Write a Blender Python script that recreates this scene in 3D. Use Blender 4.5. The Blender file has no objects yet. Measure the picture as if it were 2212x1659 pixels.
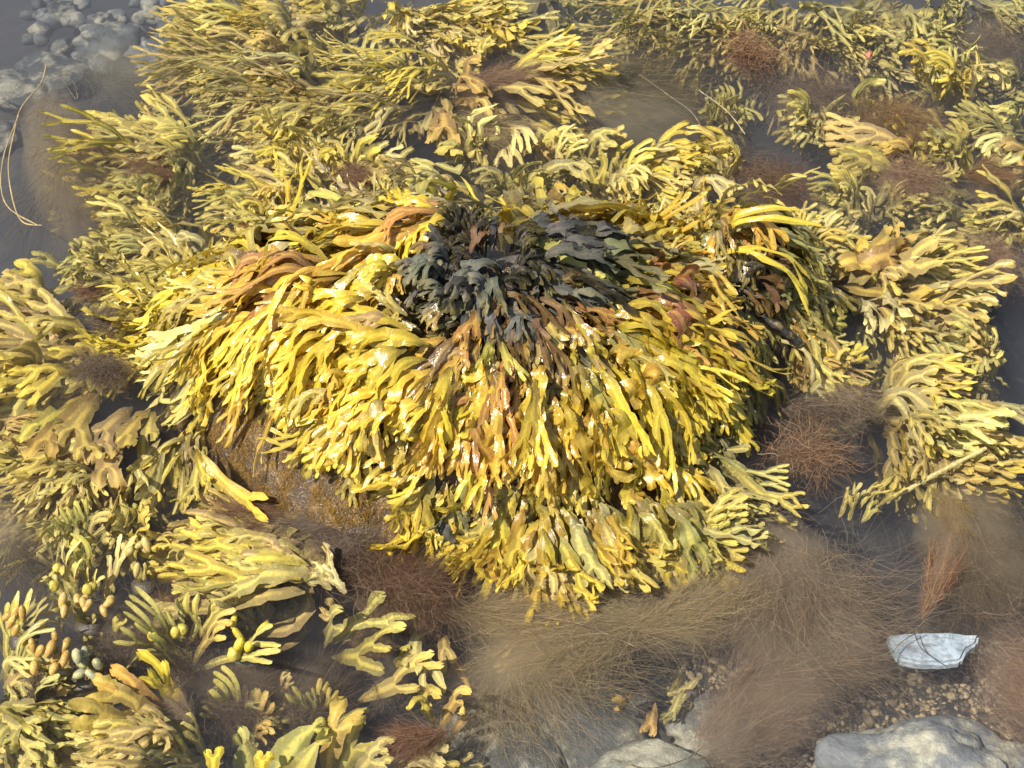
import bpy, math, random
import numpy as np
from mathutils import Vector, noise as mnoise

# ---------------------------------------------------------------- camera, sky, sun, exposure
SC = bpy.context.scene
COL = SC.collection
EYE = np.array([0.0, -1.5, 1.4])
HFOV = math.radians(40)
cam_d = bpy.data.cameras.new('camera')
cam_d.sensor_width = 36.0
cam_d.lens = 18.0 / math.tan(HFOV / 2)
cam_d.clip_start = 0.05
cam_d.clip_end = 200.0
cam = bpy.data.objects.new('camera', cam_d)
COL.objects.link(cam)
cam.location = EYE
cam.rotation_euler = (Vector((0, 0, 0)) - Vector(EYE)).to_track_quat('-Z', 'Y').to_euler()
SC.camera = cam

SUN_ELEV, SUN_AZ = math.radians(52), math.radians(235)      # azimuth measured clockwise from +Y
world = bpy.data.worlds.new('World')
SC.world = world
world.use_nodes = True
wn = world.node_tree
sky = wn.nodes.new('ShaderNodeTexSky')
sky.sky_type = 'NISHITA'
sky.sun_disc = False
sky.sun_elevation = SUN_ELEV
sky.sun_rotation = SUN_AZ
wn.links.new(sky.outputs[0], wn.nodes['Background'].inputs[0])
wn.nodes['Background'].inputs[1].default_value = 0.10
sl = bpy.data.lights.new('sun', 'SUN')
sl.energy = 4.8
sl.angle = math.radians(0.6)
sl.color = (1.0, 0.95, 0.86)
sun = bpy.data.objects.new('sun', sl)
COL.objects.link(sun)
sdir = Vector((math.sin(SUN_AZ) * math.cos(SUN_ELEV), math.cos(SUN_AZ) * math.cos(SUN_ELEV), math.sin(SUN_ELEV)))
sun.rotation_euler = sdir.to_track_quat('Z', 'Y').to_euler()
sun.location = sdir * 5
SC.view_settings.view_transform = 'Standard'
SC.view_settings.look = 'None'
SC.view_settings.gamma = 1.0
SC.view_settings.exposure = 0.86
SC.cycles.max_bounces = 6
SC.cycles.diffuse_bounces = 3
SC.cycles.glossy_bounces = 2
SC.cycles.transmission_bounces = 4
SC.cycles.volume_bounces = 2
SC.cycles.transparent_max_bounces = 16
SC.cycles.sample_clamp_indirect = 4.0
SC.cycles.use_denoising = True

# ---------------------------------------------------------------- photo point -> place in the world
W2, H2 = 1106.0, 829.5
FWD = -EYE / np.linalg.norm(EYE)
RGT = np.array([1.0, 0, 0])
UPV = np.cross(RGT, FWD)
KX = math.tan(HFOV / 2) / W2

def ray(px, py):
    d = FWD + RGT * (px - W2) * KX - UPV * (py - H2) * KX
    return d / np.linalg.norm(d)

def at(px, py, z=0.0):
    d = ray(px, py)
    return EYE + d * ((z - EYE[2]) / d[2])

def sstep(a, b, x):
    t = np.clip((x - a) / (b - a), 0, 1)
    return t * t * (3 - 2 * t)

MC = at(985, 800)
RC = at(1600, 640)

def vnoise(x, y, s, seed=0.0):
    # cheap smooth pseudo noise, vectorised
    return (np.sin(x * s * 1.3 + seed) * np.cos(y * s * 1.1 - seed * 1.7) + 0.6 * np.sin(x * s * 2.3 - y * s * 1.9 + seed * 2.1)
            + 0.4 * np.cos(x * s * 3.7 + y * s * 4.1 + seed * 0.7)) / 2.0

def bed(x, y):
    c = at(1850, 1480)
    d = np.sqrt(((x - c[0]) / 0.55) ** 2 + ((y - c[1]) / 0.3) ** 2)
    c2 = at(230, 60)
    d2 = np.sqrt(((x - c2[0]) / 0.45) ** 2 + ((y - c2[1]) / 0.4) ** 2)
    return -0.27 + 0.11 * sstep(1.5, 0.4, d) + 0.10 * sstep(1.4, 0.5, d2) + 0.018 * vnoise(x, y, 7.0, 1.3) + 0.008 * vnoise(x, y, 23.0, 4.1)

def dome(x, y, cx, cy, rx, ry, h, p, seed):
    a = np.arctan2(y - cy, x - cx)
    wob = 1 + 0.06 * np.sin(3 * a + seed) + 0.04 * np.sin(5 * a - seed)
    r = np.sqrt(((x - cx) / rx) ** 2 + ((y - cy) / ry) ** 2) / wob
    core = np.clip(1 - r ** p, 0, None) ** 0.75
    out = h * core + np.where(r > 1, -(r - 1) * 1.1, 0) - 0.03
    return out + 0.010 * vnoise(x, y, 16.0, seed) * (r < 1.3)

def rock_main(x, y):
    base = dome(x, y, MC[0], MC[1], 0.43, 0.31, 0.205, 2.3, 0.4)
    ap = at(1040, 800)
    bump = 0.035 * np.exp(-(((x - ap[0]) / 0.13) ** 2 + ((y - ap[1] - 0.01) / 0.10) ** 2))
    return base + bump

def rock_side(x, y):
    return dome(x, y, RC[0], RC[1], 0.12, 0.13, 0.125, 2.0, 2.2)

def HH(x, y):
    return np.maximum(np.maximum(rock_main(x, y), rock_side(x, y)), bed(x, y))

_GS = 0.006
_GX = np.arange(-2.4, 2.4, _GS); _GY = np.arange(-1.5, 3.6, _GS)
_HG = [r.tolist() for r in HH(*np.meshgrid(_GX, _GY))]

def hs(x, y):
    """height of rock or bed at one point, read from a table"""
    fx = min(max((x + 2.4) / _GS, 0), len(_GX) - 2.01); fy = min(max((y + 1.5) / _GS, 0), len(_GY) - 2.01)
    i, j = int(fx), int(fy); u, v = fx - i, fy - j
    a, b = _HG[j], _HG[j + 1]
    return (a[i] * (1 - u) + a[i + 1] * u) * (1 - v) + (b[i] * (1 - u) + b[i + 1] * u) * v

def surf(px, py, zmin=-0.02):
    d = ray(px, py)
    ex, ey, ez = EYE.tolist(); dx, dy, dz = d.tolist()
    t = (0.32 - ez) / dz
    while t < 6:
        if ez + dz * t < max(hs(ex + dx * t, ey + dy * t), zmin):
            break
        t += 0.003
    return EYE + d * t

# ---------------------------------------------------------------- scene helpers
def link(name, me, mat=None, parent=None):
    o = bpy.data.objects.new(name, me)
    COL.objects.link(o)
    if mat:
        me.materials.append(mat)
    if parent:
        o.parent = parent
    return o

def tag(o, label=None, cat=None, group=None, kind=None):
    if label: o['label'] = label
    if cat: o['category'] = cat
    if group: o['group'] = group
    if kind: o['kind'] = kind
    return o

def empty(name, loc):
    o = bpy.data.objects.new(name, None)
    o.empty_display_size = 0.02
    o.location = loc
    COL.objects.link(o)
    return o

def mesh_np(name, V, Q, attrs=None, smooth=True, tris=False):
    k = Q.shape[1]
    me = bpy.data.meshes.new(name)
    me.vertices.add(len(V))
    me.vertices.foreach_set('co', np.ascontiguousarray(V, np.float32).ravel())
    me.loops.add(len(Q) * k)
    me.loops.foreach_set('vertex_index', np.ascontiguousarray(Q, np.int32).ravel())
    me.polygons.add(len(Q))
    me.polygons.foreach_set('loop_start', np.arange(0, len(Q) * k, k, dtype=np.int32))
    me.polygons.foreach_set('loop_total', np.full(len(Q), k, np.int32))
    if smooth:
        me.polygons.foreach_set('use_smooth', np.ones(len(Q), bool))
    for an, av in (attrs or {}).items():
        a = me.attributes.new(an, 'FLOAT', 'POINT')
        a.data.foreach_set('value', np.ascontiguousarray(av, np.float32))
    me.update(calc_edges=True)
    return me

# ---------------------------------------------------------------- materials
def mat_new(name):
    m = bpy.data.materials.new(name)
    m.use_nodes = True
    nt = m.node_tree
    nt.nodes.clear()
    out = nt.nodes.new('ShaderNodeOutputMaterial')
    return m, nt, out

class NT:
    def __init__(s, nt): s.nt = nt
    def n(s, t, **kw):
        nd = s.nt.nodes.new(t)
        for k, v in kw.items(): setattr(nd, k, v)
        return nd
    def l(s, a, b): s.nt.links.new(a, b)
    def val(s, sock, v):
        if hasattr(v, 'links') or isinstance(v, bpy.types.NodeSocket): s.l(v, sock)
        else: sock.default_value = v
    def math(s, op, a, b=None, c=None, clamp=False):
        nd = s.n('ShaderNodeMath', operation=op, use_clamp=clamp)
        for i, v in enumerate((a, b, c)):
            if v is not None: s.val(nd.inputs[i], v)
        return nd.outputs[0]
    def ramp(s, x, a, b, lo=0.0, hi=1.0):
        nd = s.n('ShaderNodeMapRange', interpolation_type='SMOOTHSTEP')
        s.val(nd.inputs[0], x)
        for i, v in zip((1, 2, 3, 4), (a, b, lo, hi)): nd.inputs[i].default_value = v
        return nd.outputs[0]
    def mix(s, f, a, b, mode='MIX'):
        nd = s.n('ShaderNodeMix', data_type='RGBA', blend_type=mode)
        s.val(nd.inputs[0], f); s.val(nd.inputs[6], a); s.val(nd.inputs[7], b)
        return nd.outputs[2]
    def noise(s, co, scale, detail=3.0, rough=0.55):
        nd = s.n('ShaderNodeTexNoise')
        if co is not None: s.l(co, nd.inputs['Vector'])
        nd.inputs['Scale'].default_value = scale; nd.inputs['Detail'].default_value = detail; nd.inputs['Roughness'].default_value = rough
        return nd.outputs[0]

def blade_material(name='wrack_blade', rough=0.20, gloss=0.65, wing_k=0.35, rib_k=0.72, age=1.0):
    m, nt, out = mat_new(name)
    g = NT(nt)
    info = g.n('ShaderNodeObjectInfo')
    base = info.outputs['Color']
    t = g.n('ShaderNodeAttribute', attribute_name='t').outputs['Fac']
    v = g.n('ShaderNodeAttribute', attribute_name='v').outputs['Fac']
    geo = g.n('ShaderNodeNewGeometry')
    pos = geo.outputs['Position']
    n1 = g.noise(pos, 34.0, 4.0, 0.65)
    n2 = g.noise(pos, 210.0, 3.0, 0.6)
    n3 = g.noise(pos, 95.0, 2.0)
    av = g.math('ABSOLUTE', v)
    dark = g.mix(0.70, base, (0.060, 0.042, 0.034, 1))
    tan = g.mix(0.55 * age, base, (0.34, 0.15, 0.045, 1))
    olive = g.mix(0.55 * age, base, (0.20, 0.17, 0.07, 1))
    wingc = g.mix(0.62 * age, base, (0.15, 0.125, 0.055, 1))
    pale = g.mix(0.45 * (0.35 + 0.65 * age), base, (0.82, 0.64, 0.13, 1))
    # blotches of tan and brown age on the blade, duller towards the old stem end
    tr = g.math('ADD', t, g.math('MULTIPLY', g.math('SUBTRACT', n1, 0.5), 0.55))
    c = g.mix(g.ramp(tr, 0.70, 0.15, 0.0, 0.55), base, olive)
    c = g.mix(g.math('MULTIPLY', g.ramp(n1, 0.48, 0.70), 0.75), c, tan)
    c = g.mix(g.ramp(tr, 0.36, 0.0, 0.0, 1.0), c, dark)
    # pale growing tips, pale midrib with a thin darker wing beside it
    c = g.mix(g.ramp(t, 0.72, 1.0, 0.0, 0.75), c, pale)
    wing = g.math('MULTIPLY', g.ramp(av, 0.18, 0.5), g.ramp(t, 1.06, 0.78, 0.0, wing_k))
    c = g.mix(wing, c, wingc)
    rib = g.math('MULTIPLY', g.ramp(av, 0.40, 0.12), g.ramp(t, 0.10, 0.4, 0.0, rib_k))
    c = g.mix(rib, c, pale)
    # pores and specks
    c = g.mix(g.math('MULTIPLY', g.ramp(n2, 0.53, 0.68), 0.55), c, tan)
    c = g.mix(g.math('MULTIPLY', g.ramp(n2, 0.45, 0.32), 0.45), c, pale)
    c = g.mix(g.math('MULTIPLY', g.ramp(n3, 0.58, 0.72), 0.45), c, olive)
    z = g.n('ShaderNodeSeparateXYZ'); g.l(pos, z.inputs[0])
    wet = g.ramp(z.outputs[2], -0.004, 0.012, 0.05, gloss)   # under water a blade has next to no gloss
    bump = g.n('ShaderNodeBump')
    bump.inputs['Strength'].default_value = 0.6
    bump.inputs['Distance'].default_value = 0.0018
    g.l(g.noise(pos, 230.0, 3.0, 0.6), bump.inputs['Height'])
    p = g.n('ShaderNodeBsdfPrincipled')
    g.l(c, p.inputs['Base Color'])
    p.inputs['Roughness'].default_value = rough
    g.l(wet, p.inputs['Specular IOR Level'])
    g.l(bump.outputs[0], p.inputs['Normal'])
    tl = g.n('ShaderNodeBsdfTranslucent')
    g.l(c, tl.inputs[0])
    mx = g.n('ShaderNodeMixShader')
    mx.inputs[0].default_value = 0.36
    g.l(p.outputs[0], mx.inputs[1]); g.l(tl.outputs[0], mx.inputs[2])
    g.l(mx.outputs[0], out.inputs[0])
    return m

def plain_material(name, rough=0.4, spec=0.4, scale=60.0, tint2=(0.5, 0.4, 0.3, 1), amt=0.5, bump_d=0.002, bscale=120.0, transl=0.0):
    """Object colour broken up by noise towards a second colour."""
    m, nt, out = mat_new(name)
    g = NT(nt)
    info = g.n('ShaderNodeObjectInfo')
    geo = g.n('ShaderNodeNewGeometry')
    pos = geo.outputs['Position']
    n1 = g.noise(pos, scale, 6.0, 0.65)
    n2 = g.noise(pos, scale * 4.3, 4.0, 0.6)
    c = g.mix(g.math('MULTIPLY', g.ramp(n1, 0.46, 0.62), amt), info.outputs['Color'], tint2)
    c = g.mix(g.ramp(n2, 0.40, 0.7, 0.0, 0.45), c, (0.04, 0.035, 0.03, 1))
    bump = g.n('ShaderNodeBump')
    bump.inputs['Strength'].default_value = 0.8
    bump.inputs['Distance'].default_value = bump_d
    g.l(g.noise(pos, bscale, 5.0, 0.7), bump.inputs['Height'])
    p = g.n('ShaderNodeBsdfPrincipled')
    g.l(c, p.inputs['Base Color'])
    p.inputs['Roughness'].default_value = rough
    p.inputs['Specular IOR Level'].default_value = spec
    g.l(bump.outputs[0], p.inputs['Normal'])
    if transl:
        tl = g.n('ShaderNodeBsdfTranslucent'); g.l(c, tl.inputs[0])
        mx = g.n('ShaderNodeMixShader'); mx.inputs[0].default_value = transl
        g.l(p.outputs[0], mx.inputs[1]); g.l(tl.outputs[0], mx.inputs[2]); g.l(mx.outputs[0], out.inputs[0])
    else:
        g.l(p.outputs[0], out.inputs[0])
    return m

def filament_material():
    m, nt, out = mat_new('algae_filament')
    g = NT(nt)
    info = g.n('ShaderNodeObjectInfo')
    geo = g.n('ShaderNodeNewGeometry')
    r = geo.outputs['Random Per Island']
    lite = g.mix(0.5, info.outputs['Color'], (0.52, 0.40, 0.24, 1))
    deep = g.mix(0.2, info.outputs['Color'], (0.07, 0.05, 0.04, 1))
    c = g.mix(g.ramp(r, 0.55, 1.0), info.outputs['Color'], lite)
    c = g.mix(g.ramp(r, 0.45, 0.0), c, deep)
    d = g.n('ShaderNodeBsdfDiffuse'); g.l(c, d.inputs[0])
    tl = g.n('ShaderNodeBsdfTranslucent'); g.l(c, tl.inputs[0])
    mx = g.n('ShaderNodeMixShader'); mx.inputs[0].default_value = 0.5
    g.l(d.outputs[0], mx.inputs[1]); g.l(tl.outputs[0], mx.inputs[2])
    g.l(mx.outputs[0], out.inputs[0])
    return m

BLADE = blade_material()
DRY = blade_material('dry_blade', 0.5, 0.25, 0.2, 0.3, 0.12)
SOFT = blade_material('floating_blade', 0.25, 0.4, 0.85, 0.9)
FIL = filament_material()
STONE = plain_material('stone', 0.5, 0.35, 15.0, (0.46, 0.42, 0.29, 1), 0.75, 0.005, 95.0)
CHALK = plain_material('pale_slate', 0.5, 0.3, 16.0, (0.62, 0.68, 0.70, 1), 0.6, 0.002, 60.0)
SLIME = plain_material('brown_rock', 0.18, 0.6, 45.0, (0.22, 0.12, 0.022, 1), 0.7, 0.008, 90.0)
STIPE = plain_material('stipe', 0.3, 0.5, 90.0, (0.14, 0.09, 0.05, 1), 0.5, 0.002, 200.0)
FRUIT = plain_material('bladder_skin', 0.3, 0.3, 150.0, (0.72, 0.60, 0.16, 1), 0.5, 0.001, 320.0, 0.2)
BED = plain_material('silt', 0.8, 0.1, 14.0, (0.09, 0.08, 0.065, 1), 0.7, 0.006, 60.0)
STRING = plain_material('weed_string', 0.5, 0.2, 60.0, (0.45, 0.33, 0.14, 1), 0.4, 0.001, 200.0)

# ---------------------------------------------------------------- the water: one body of slightly murky water, the bed below
def water_material():
    m, nt, out = mat_new('murky_water')
    v = nt.nodes.new('ShaderNodeVolumePrincipled')
    v.inputs['Color'].default_value = (0.28, 0.285, 0.31, 1)
    v.inputs['Density'].default_value = 1.8
    v.inputs['Anisotropy'].default_value = 0.15
    nt.links.new(v.outputs[0], out.inputs['Volume'])
    return m

_FOG = {}
def fog_material(col, dens):
    k = (tuple(round(c, 2) for c in col), round(dens, 1))
    if k not in _FOG:
        m, nt, out = mat_new('silty_cloud')
        m.cycles.volume_sampling = 'DISTANCE'
        g = NT(nt)
        v = g.n('ShaderNodeVolumePrincipled')
        v.inputs['Color'].default_value = k[0] + (1,)
        tc = g.n('ShaderNodeTexCoord')
        ln = g.n('ShaderNodeVectorMath', operation='LENGTH'); g.l(tc.outputs['Object'], ln.inputs[0])
        nz = g.noise(tc.outputs['Object'], 2.6, 3.0)
        r = g.math('ADD', ln.outputs['Value'], g.math('MULTIPLY', g.math('SUBTRACT', nz, 0.5), 0.9))
        g.l(g.ramp(r, 1.05, 0.0, 0.0, k[1] * 1.6), v.inputs['Density'])     # silt thins out towards the rim of the cloud
        g.l(v.outputs[0], out.inputs['Volume'])
        _FOG[k] = m
    return _FOG[k]

def grid_mesh(name, x0, x1, y0, y1, nx, ny, fn, keep=None):
    X, Y = np.meshgrid(np.linspace(x0, x1, nx), np.linspace(y0, y1, ny))
    Z = fn(X, Y)
    V = np.stack([X.ravel(), Y.ravel(), Z.ravel()], 1)
    i = np.arange(nx * ny).reshape(ny, nx)
    Q = np.stack([i[:-1, :-1].ravel(), i[:-1, 1:].ravel(), i[1:, 1:].ravel(), i[1:, :-1].ravel()], 1)
    if keep is not None:
        k = keep(V[Q].mean(1))
        Q = Q[k]
        used = np.unique(Q)
        rm = np.full(len(V), -1); rm[used] = np.arange(len(used))
        V, Q = V[used], rm[Q]
    return mesh_np(name, V, Q)

bx = [(-4, -2.2), (4, -2.2), (4, 5.0), (-4, 5.0)]
wv = [(x, y, -0.9) for x, y in bx] + [(x, y, 0.0) for x, y in bx]
wme = bpy.data.meshes.new('water')
wme.from_pydata(wv, [], [(3, 2, 1, 0), (4, 5, 6, 7), (0, 1, 5, 4), (1, 2, 6, 5), (2, 3, 7, 6), (3, 0, 4, 7)])
tag(link('water', wme, water_material()), 'calm clear slightly murky shallow sea water', None, None, 'structure')
o = link('seabed', grid_mesh('seabed', -3.9, 3.9, -2.1, 4.9, 260, 240, bed), BED)
o.color = (0.05, 0.048, 0.045, 1)
tag(o, 'dark silty sea floor under the weed', None, None, 'structure')

o = link('boulder', grid_mesh('boulder', MC[0] - .75, MC[0] + .75, MC[1] - .6, MC[1] + .6, 150, 130, rock_main, lambda c: c[:, 2] > -0.40), SLIME)
o.color = (0.07, 0.04, 0.014, 1)
tag(o, 'low brown boulder under the big central yellow wrack, bare at its lower left', 'boulder')
o = link('boulder', grid_mesh('boulder', RC[0] - .4, RC[0] + .4, RC[1] - .4, RC[1] + .4, 70, 70, rock_side, lambda c: c[:, 2] > -0.40), SLIME)
o.color = (0.03, 0.025, 0.02, 1)
tag(o, 'small dark boulder right of the big mound, hung with drooping wrack', 'boulder')
# ---------------------------------------------------------------- one forked blade as a mesh
VC = np.array([-1.0, -0.5, 0.0, 0.5, 1.0])
STRIPS = {}

def frond_mesh(S, Nv, L, hw, levels, rng, style='strap', name='frond'):
    """S: points of the mid line, Nv: blade normals there. The blade forks again and again and follows the line."""
    d = np.linalg.norm(np.diff(S, axis=0), axis=1)
    arc = np.concatenate([[0], np.cumsum(d)])
    T = np.gradient(S, axis=0); T /= np.linalg.norm(T, axis=1, keepdims=True) + 1e-9
    Bv = np.cross(Nv, T); Bv /= np.linalg.norm(Bv, axis=1, keepdims=True) + 1e-9
    Nn = np.cross(T, Bv)
    X, Y, D, TT, VV, QQ = [], [], [], [], [], []
    cnt = [0]
    narrow = style == 'narrow'
    frac = {0: [1.0], 1: [0.72, 0.30], 2: [0.55, 0.25, 0.22], 3: [0.46, 0.22, 0.17, 0.16], 4: [0.40, 0.19, 0.16, 0.13, 0.13]}[levels]
    if narrow and levels == 3: frac = [0.36, 0.24, 0.22, 0.2]
    spear = style == 'spear'
    if spear: frac = [0.86, 0.20]
    lam = rng.uniform(0.035, 0.07); ph = rng.uniform(0, 6.3)
    rip = hw * rng.uniform(0.14, 0.50) * (0.5 if narrow else 1)
    cup = hw * rng.uniform(-0.16, 0.14)

    def seg(x0, y0, a, lvl, h0, side, prow, nb0, slope, kurv):
        last = lvl == levels or (lvl >= 1 and rng.random() < 0.16)
        ln = L * frac[lvl] * rng.uniform(0.8, 1.2)
        if last and lvl < levels: ln *= 1.25
        hl = hw * ((0.88 if narrow else 0.30 if spear else 0.745) ** lvl)
        R = 9 if lvl == 0 else 6
        if last: R += 2
        s = np.linspace(0, 1, R)
        aa = a + kurv * s
        dx = np.cos(aa) * ln / (R - 1); dy = np.sin(aa) * ln / (R - 1)
        cx = x0 + np.concatenate([[0], np.cumsum(dx[:-1])]); cy = y0 + np.concatenate([[0], np.cumsum(dy[:-1])])
        if lvl == 0:
            w = hl * (0.22 + 0.78 * np.clip(s / 0.55, 0, 1) ** 0.9)
        else:
            w = h0 + (hl - h0) * np.clip(s / 0.45, 0, 1)
        if spear and lvl == 0: w = hl * (0.22 + 0.78 * np.sin(math.pi * np.clip(s, 0, 1) ** 0.85) ** 0.8)
        if not last and not spear:
            w = w * (1 + 0.34 * np.clip((s - 0.66) / 0.38, 0, 1) ** 1.5)
        elif last:
            tipf = np.where(s > 0.80, np.sqrt(np.clip(1 - ((s - 0.80) / 0.215) ** 2.6, 0.12, 1)), 1)
            w = w * tipf * (1 - 0.12 * s)
        w = w * (1 + 0.10 * np.sin(cx / lam * 4.1 + ph * 2))
        rag = 1 + np.where(np.abs(VC) == 1, rng.normal(0, 0.10, (R, 5)), 0)      # torn, uneven margins
        gx = cx[:, None] - np.sin(aa)[:, None] * w[:, None] * VC * rag
        gy = cy[:, None] + np.cos(aa)[:, None] * w[:, None] * VC * rag
        vv = np.tile(VC, (R, 1))
        if last and not narrow:                       # shallow notch in the rounded tip
            gx[-1, 2] -= w[-2] * rng.uniform(0.3, 1.1)
            gx[-1, [1, 3]] += w[-2] * 0.12
        if prow is not None:
            C, E = prow
            f = np.array([0.0, .06, .2, .6, 1.0]) if side > 0 else np.array([1.0, .6, .2, .06, 0.0])
            gx[0] = C[0] + (E[0] - C[0]) * f; gy[0] = C[1] + (E[1] - C[1]) * f
        nb = nb0 + slope * (s * ln)[:, None] + 0.0 * VC
        env = np.minimum(1, np.arange(R) / 2.0) if prow is not None else np.ones(R)
        if not last: env = env * np.minimum(1, (R - 1 - np.arange(R)) / 2.0)
        env = env[:, None]
        rp = rip * (VC ** 2) * np.sign(VC) * np.sin(cx[:, None] / lam * 6.28 + ph + side * 1.3) + rip * .6 * np.abs(VC) * np.sin(cx[:, None] / lam * 9.0 + ph * 2)
        nd = nb + env * (rp + cup * (VC ** 2)) + env * 0.0009 * (VC == 0)
        base = cnt[0]
        X.append(gx.ravel()); Y.append(gy.ravel()); D.append(nd.ravel()); TT.append(np.clip(gx / L, 0, 1.0).ravel()); VV.append(vv.ravel())
        i = base + np.arange(R * 5).reshape(R, 5)
        QQ.append(np.stack([i[:-1, :-1].ravel(), i[:-1, 1:].ravel(), i[1:, 1:].ravel(), i[1:, :-1].ravel()], 1))
        cnt[0] += R * 5
        if last: return
        fa = rng.uniform(0.16, 0.38)
        uneq = rng.uniform(-0.12, 0.12)
        nbe = float(nb[-1, 2])
        C = (gx[-1, 2], gy[-1, 2])
        for sd in (-1, 1):
            E = (gx[-1, 4 if sd > 0 else 0], gy[-1, 4 if sd > 0 else 0])
            mx, my = (C[0] + E[0]) / 2, (C[1] + E[1]) / 2
            seg(mx, my, aa[-1] + sd * fa + uneq, lvl + 1, w[-1] * 0.5, sd, (C, E), nbe, slope + rng.uniform(-0.38, 0.38), -sd * fa * rng.uniform(0.3, 1.0))

    seg(0, 0, 0, 0, hw, 0, None, 0.0, 0.0, rng.uniform(-0.12, 0.12))
    X = np.concatenate(X); Y = np.concatenate(Y); D = np.concatenate(D)
    tot = arc[-1]
    k = np.interp(X, arc, np.arange(len(arc)))
    k0 = np.clip(np.floor(k).astype(int), 0, len(arc) - 2); fr = (k - k0)[:, None]
    def lerp(A): return A[k0] * (1 - fr) + A[k0 + 1] * fr
    over = np.clip(X - tot, 0, None)[:, None]
    P = lerp(S) + over * T[-1] + Y[:, None] * lerp(Bv) + D[:, None] * lerp(Nn)
    t = np.concatenate(TT); t = t / max(t.max(), 0.3)
    return mesh_np(name, P, np.concatenate(QQ), {'t': t, 'v': np.concatenate(VV)}), P

def knob_mesh(name, r, rng, squash=0.6, sub=2, rough=0.25):
    import bmesh
    bm = bmesh.new()
    bmesh.ops.create_icosphere(bm, subdivisions=sub, radius=1.0)
    off = Vector((rng.random() * 50, rng.random() * 50, 0))
    for v in bm.verts:
        k = 1 + rough * mnoise.noise(v.co * 1.6 + off) * 1.6 + rough * 0.5 * mnoise.noise(v.co * 4 + off)
        v.co = Vector((v.co.x * r * k, v.co.y * r * k, v.co.z * r * k * squash))
    for f in bm.faces: f.smooth = True
    me = bpy.data.meshes.new(name)
    bm.to_mesh(me); bm.free()
    return me

def bead_mesh(name, L, r, rng, rings=10, seg=10):
    """a swollen pod along +X, blunt at the far end"""
    s = np.linspace(0, 1, rings)
    w = r * np.sqrt(np.clip(1 - (2 * s - 1) ** 2, 0.0004, 1)) * (0.75 + 0.4 * s * (1 - 0.3 * s))
    a = np.linspace(0, 2 * math.pi, seg, endpoint=False)
    V = np.stack([np.repeat(s * L, seg), (w[:, None] * np.cos(a)).ravel(), (w[:, None] * np.sin(a)).ravel()], 1)
    i = np.arange(rings * seg).reshape(rings, seg); j = np.roll(i, -1, 1)
    Q = np.stack([i[:-1].ravel(), i[1:].ravel(), j[1:].ravel(), j[:-1].ravel()], 1)
    return mesh_np(name, V, Q)

# ---------------------------------------------------------------- pigments (what the weed itself is coloured)
C = dict(
    Y=(0.72, 0.52, 0.03), A=(0.66, 0.38, 0.035), O=(0.50, 0.22, 0.05), L=(0.54, 0.43, 0.09), G=(0.42, 0.39, 0.12),
    D=(0.17, 0.16, 0.06), S=(0.105, 0.105, 0.095), P=(0.66, 0.56, 0.20), T=(0.50, 0.33, 0.11), B=(0.16, 0.085, 0.035), K=(0.02, 0.017, 0.014), R=(0.33, 0.08, 0.05), Q=(0.50, 0.24, 0.09))

def pick(rng, tint):
    c = np.array(C[tint[int(rng.integers(len(tint)))]])
    dim = c.max() < 0.12
    c = c * rng.uniform(0.75, 1.18) * np.array([1, rng.uniform(0.9, 1.1), rng.uniform(0.8, 1.05) if dim else rng.uniform(0.7, 1.4)])
    return tuple(np.clip(c, 0, 0.9)) + (1.0,)

def spine_drape(p, head, L, off0, lift, rng, n=18):
    ds = L * 1.15 / n
    pts = []
    x, y = p[0], p[1]
    a = math.atan2(head[1], head[0])
    kap = rng.normal(0, 0.55) / n
    ph = rng.uniform(0, 6.28); f = rng.uniform(1.5, 3.2)
    for i in range(n + 1):
        s = i / n
        h = hs(x, y)
        zf = -0.012 - 0.05 * s
        off = off0 + lift * math.sin(min(1, s * 1.25) * math.pi) * 0.8 + 0.006 * math.sin(ph + f * s * 6.28) * s
        pts.append((x, y, max(h + off, zf + off * 0.6)))
        dx, dy = math.cos(a), math.sin(a)
        e = 0.006
        g = (max(hs(x + dx * e, y + dy * e), zf) - max(h, zf)) / e
        st = ds / math.sqrt(1 + min(g * g, 12.0))
        x += dx * st; y += dy * st
        a += kap + rng.uniform(-0.05, 0.05)
    S = np.array(pts)
    S[1:-1, 2] = (S[:-2, 2] + 2 * S[1:-1, 2] + S[2:, 2]) / 4
    return S

def spine_float(p, head, L, z0, z1, rng, n=14, up=0.0, curl=0.5):
    s = np.linspace(0, 1, n + 1)
    a = math.atan2(head[1], head[0]) + rng.uniform(-curl, curl) * (s - 0.3) + rng.uniform(-.12, .12) * np.sin(s * rng.uniform(3, 7))
    z = z0 + (z1 - z0) * sstep(0, rng.uniform(0.5, 0.9), s) + rng.uniform(-0.012, 0.012) * np.sin(s * rng.uniform(3, 8) + rng.uniform(0, 6)) + up * s ** 2
    dz = np.diff(z)
    ds = L / n
    hz = np.sqrt(np.clip(ds ** 2 - dz ** 2, (0.35 * ds) ** 2, None))
    x = p[0] + np.concatenate([[0], np.cumsum(np.cos(a[:-1]) * hz)])
    y = p[1] + np.concatenate([[0], np.cumsum(np.sin(a[:-1]) * hz)])
    z = np.maximum(z, HH(x, y) + 0.012)
    z[1:-1] = (z[:-2] + 2 * z[1:-1] + z[2:]) / 4
    return np.stack([x, y, z], 1)

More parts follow.
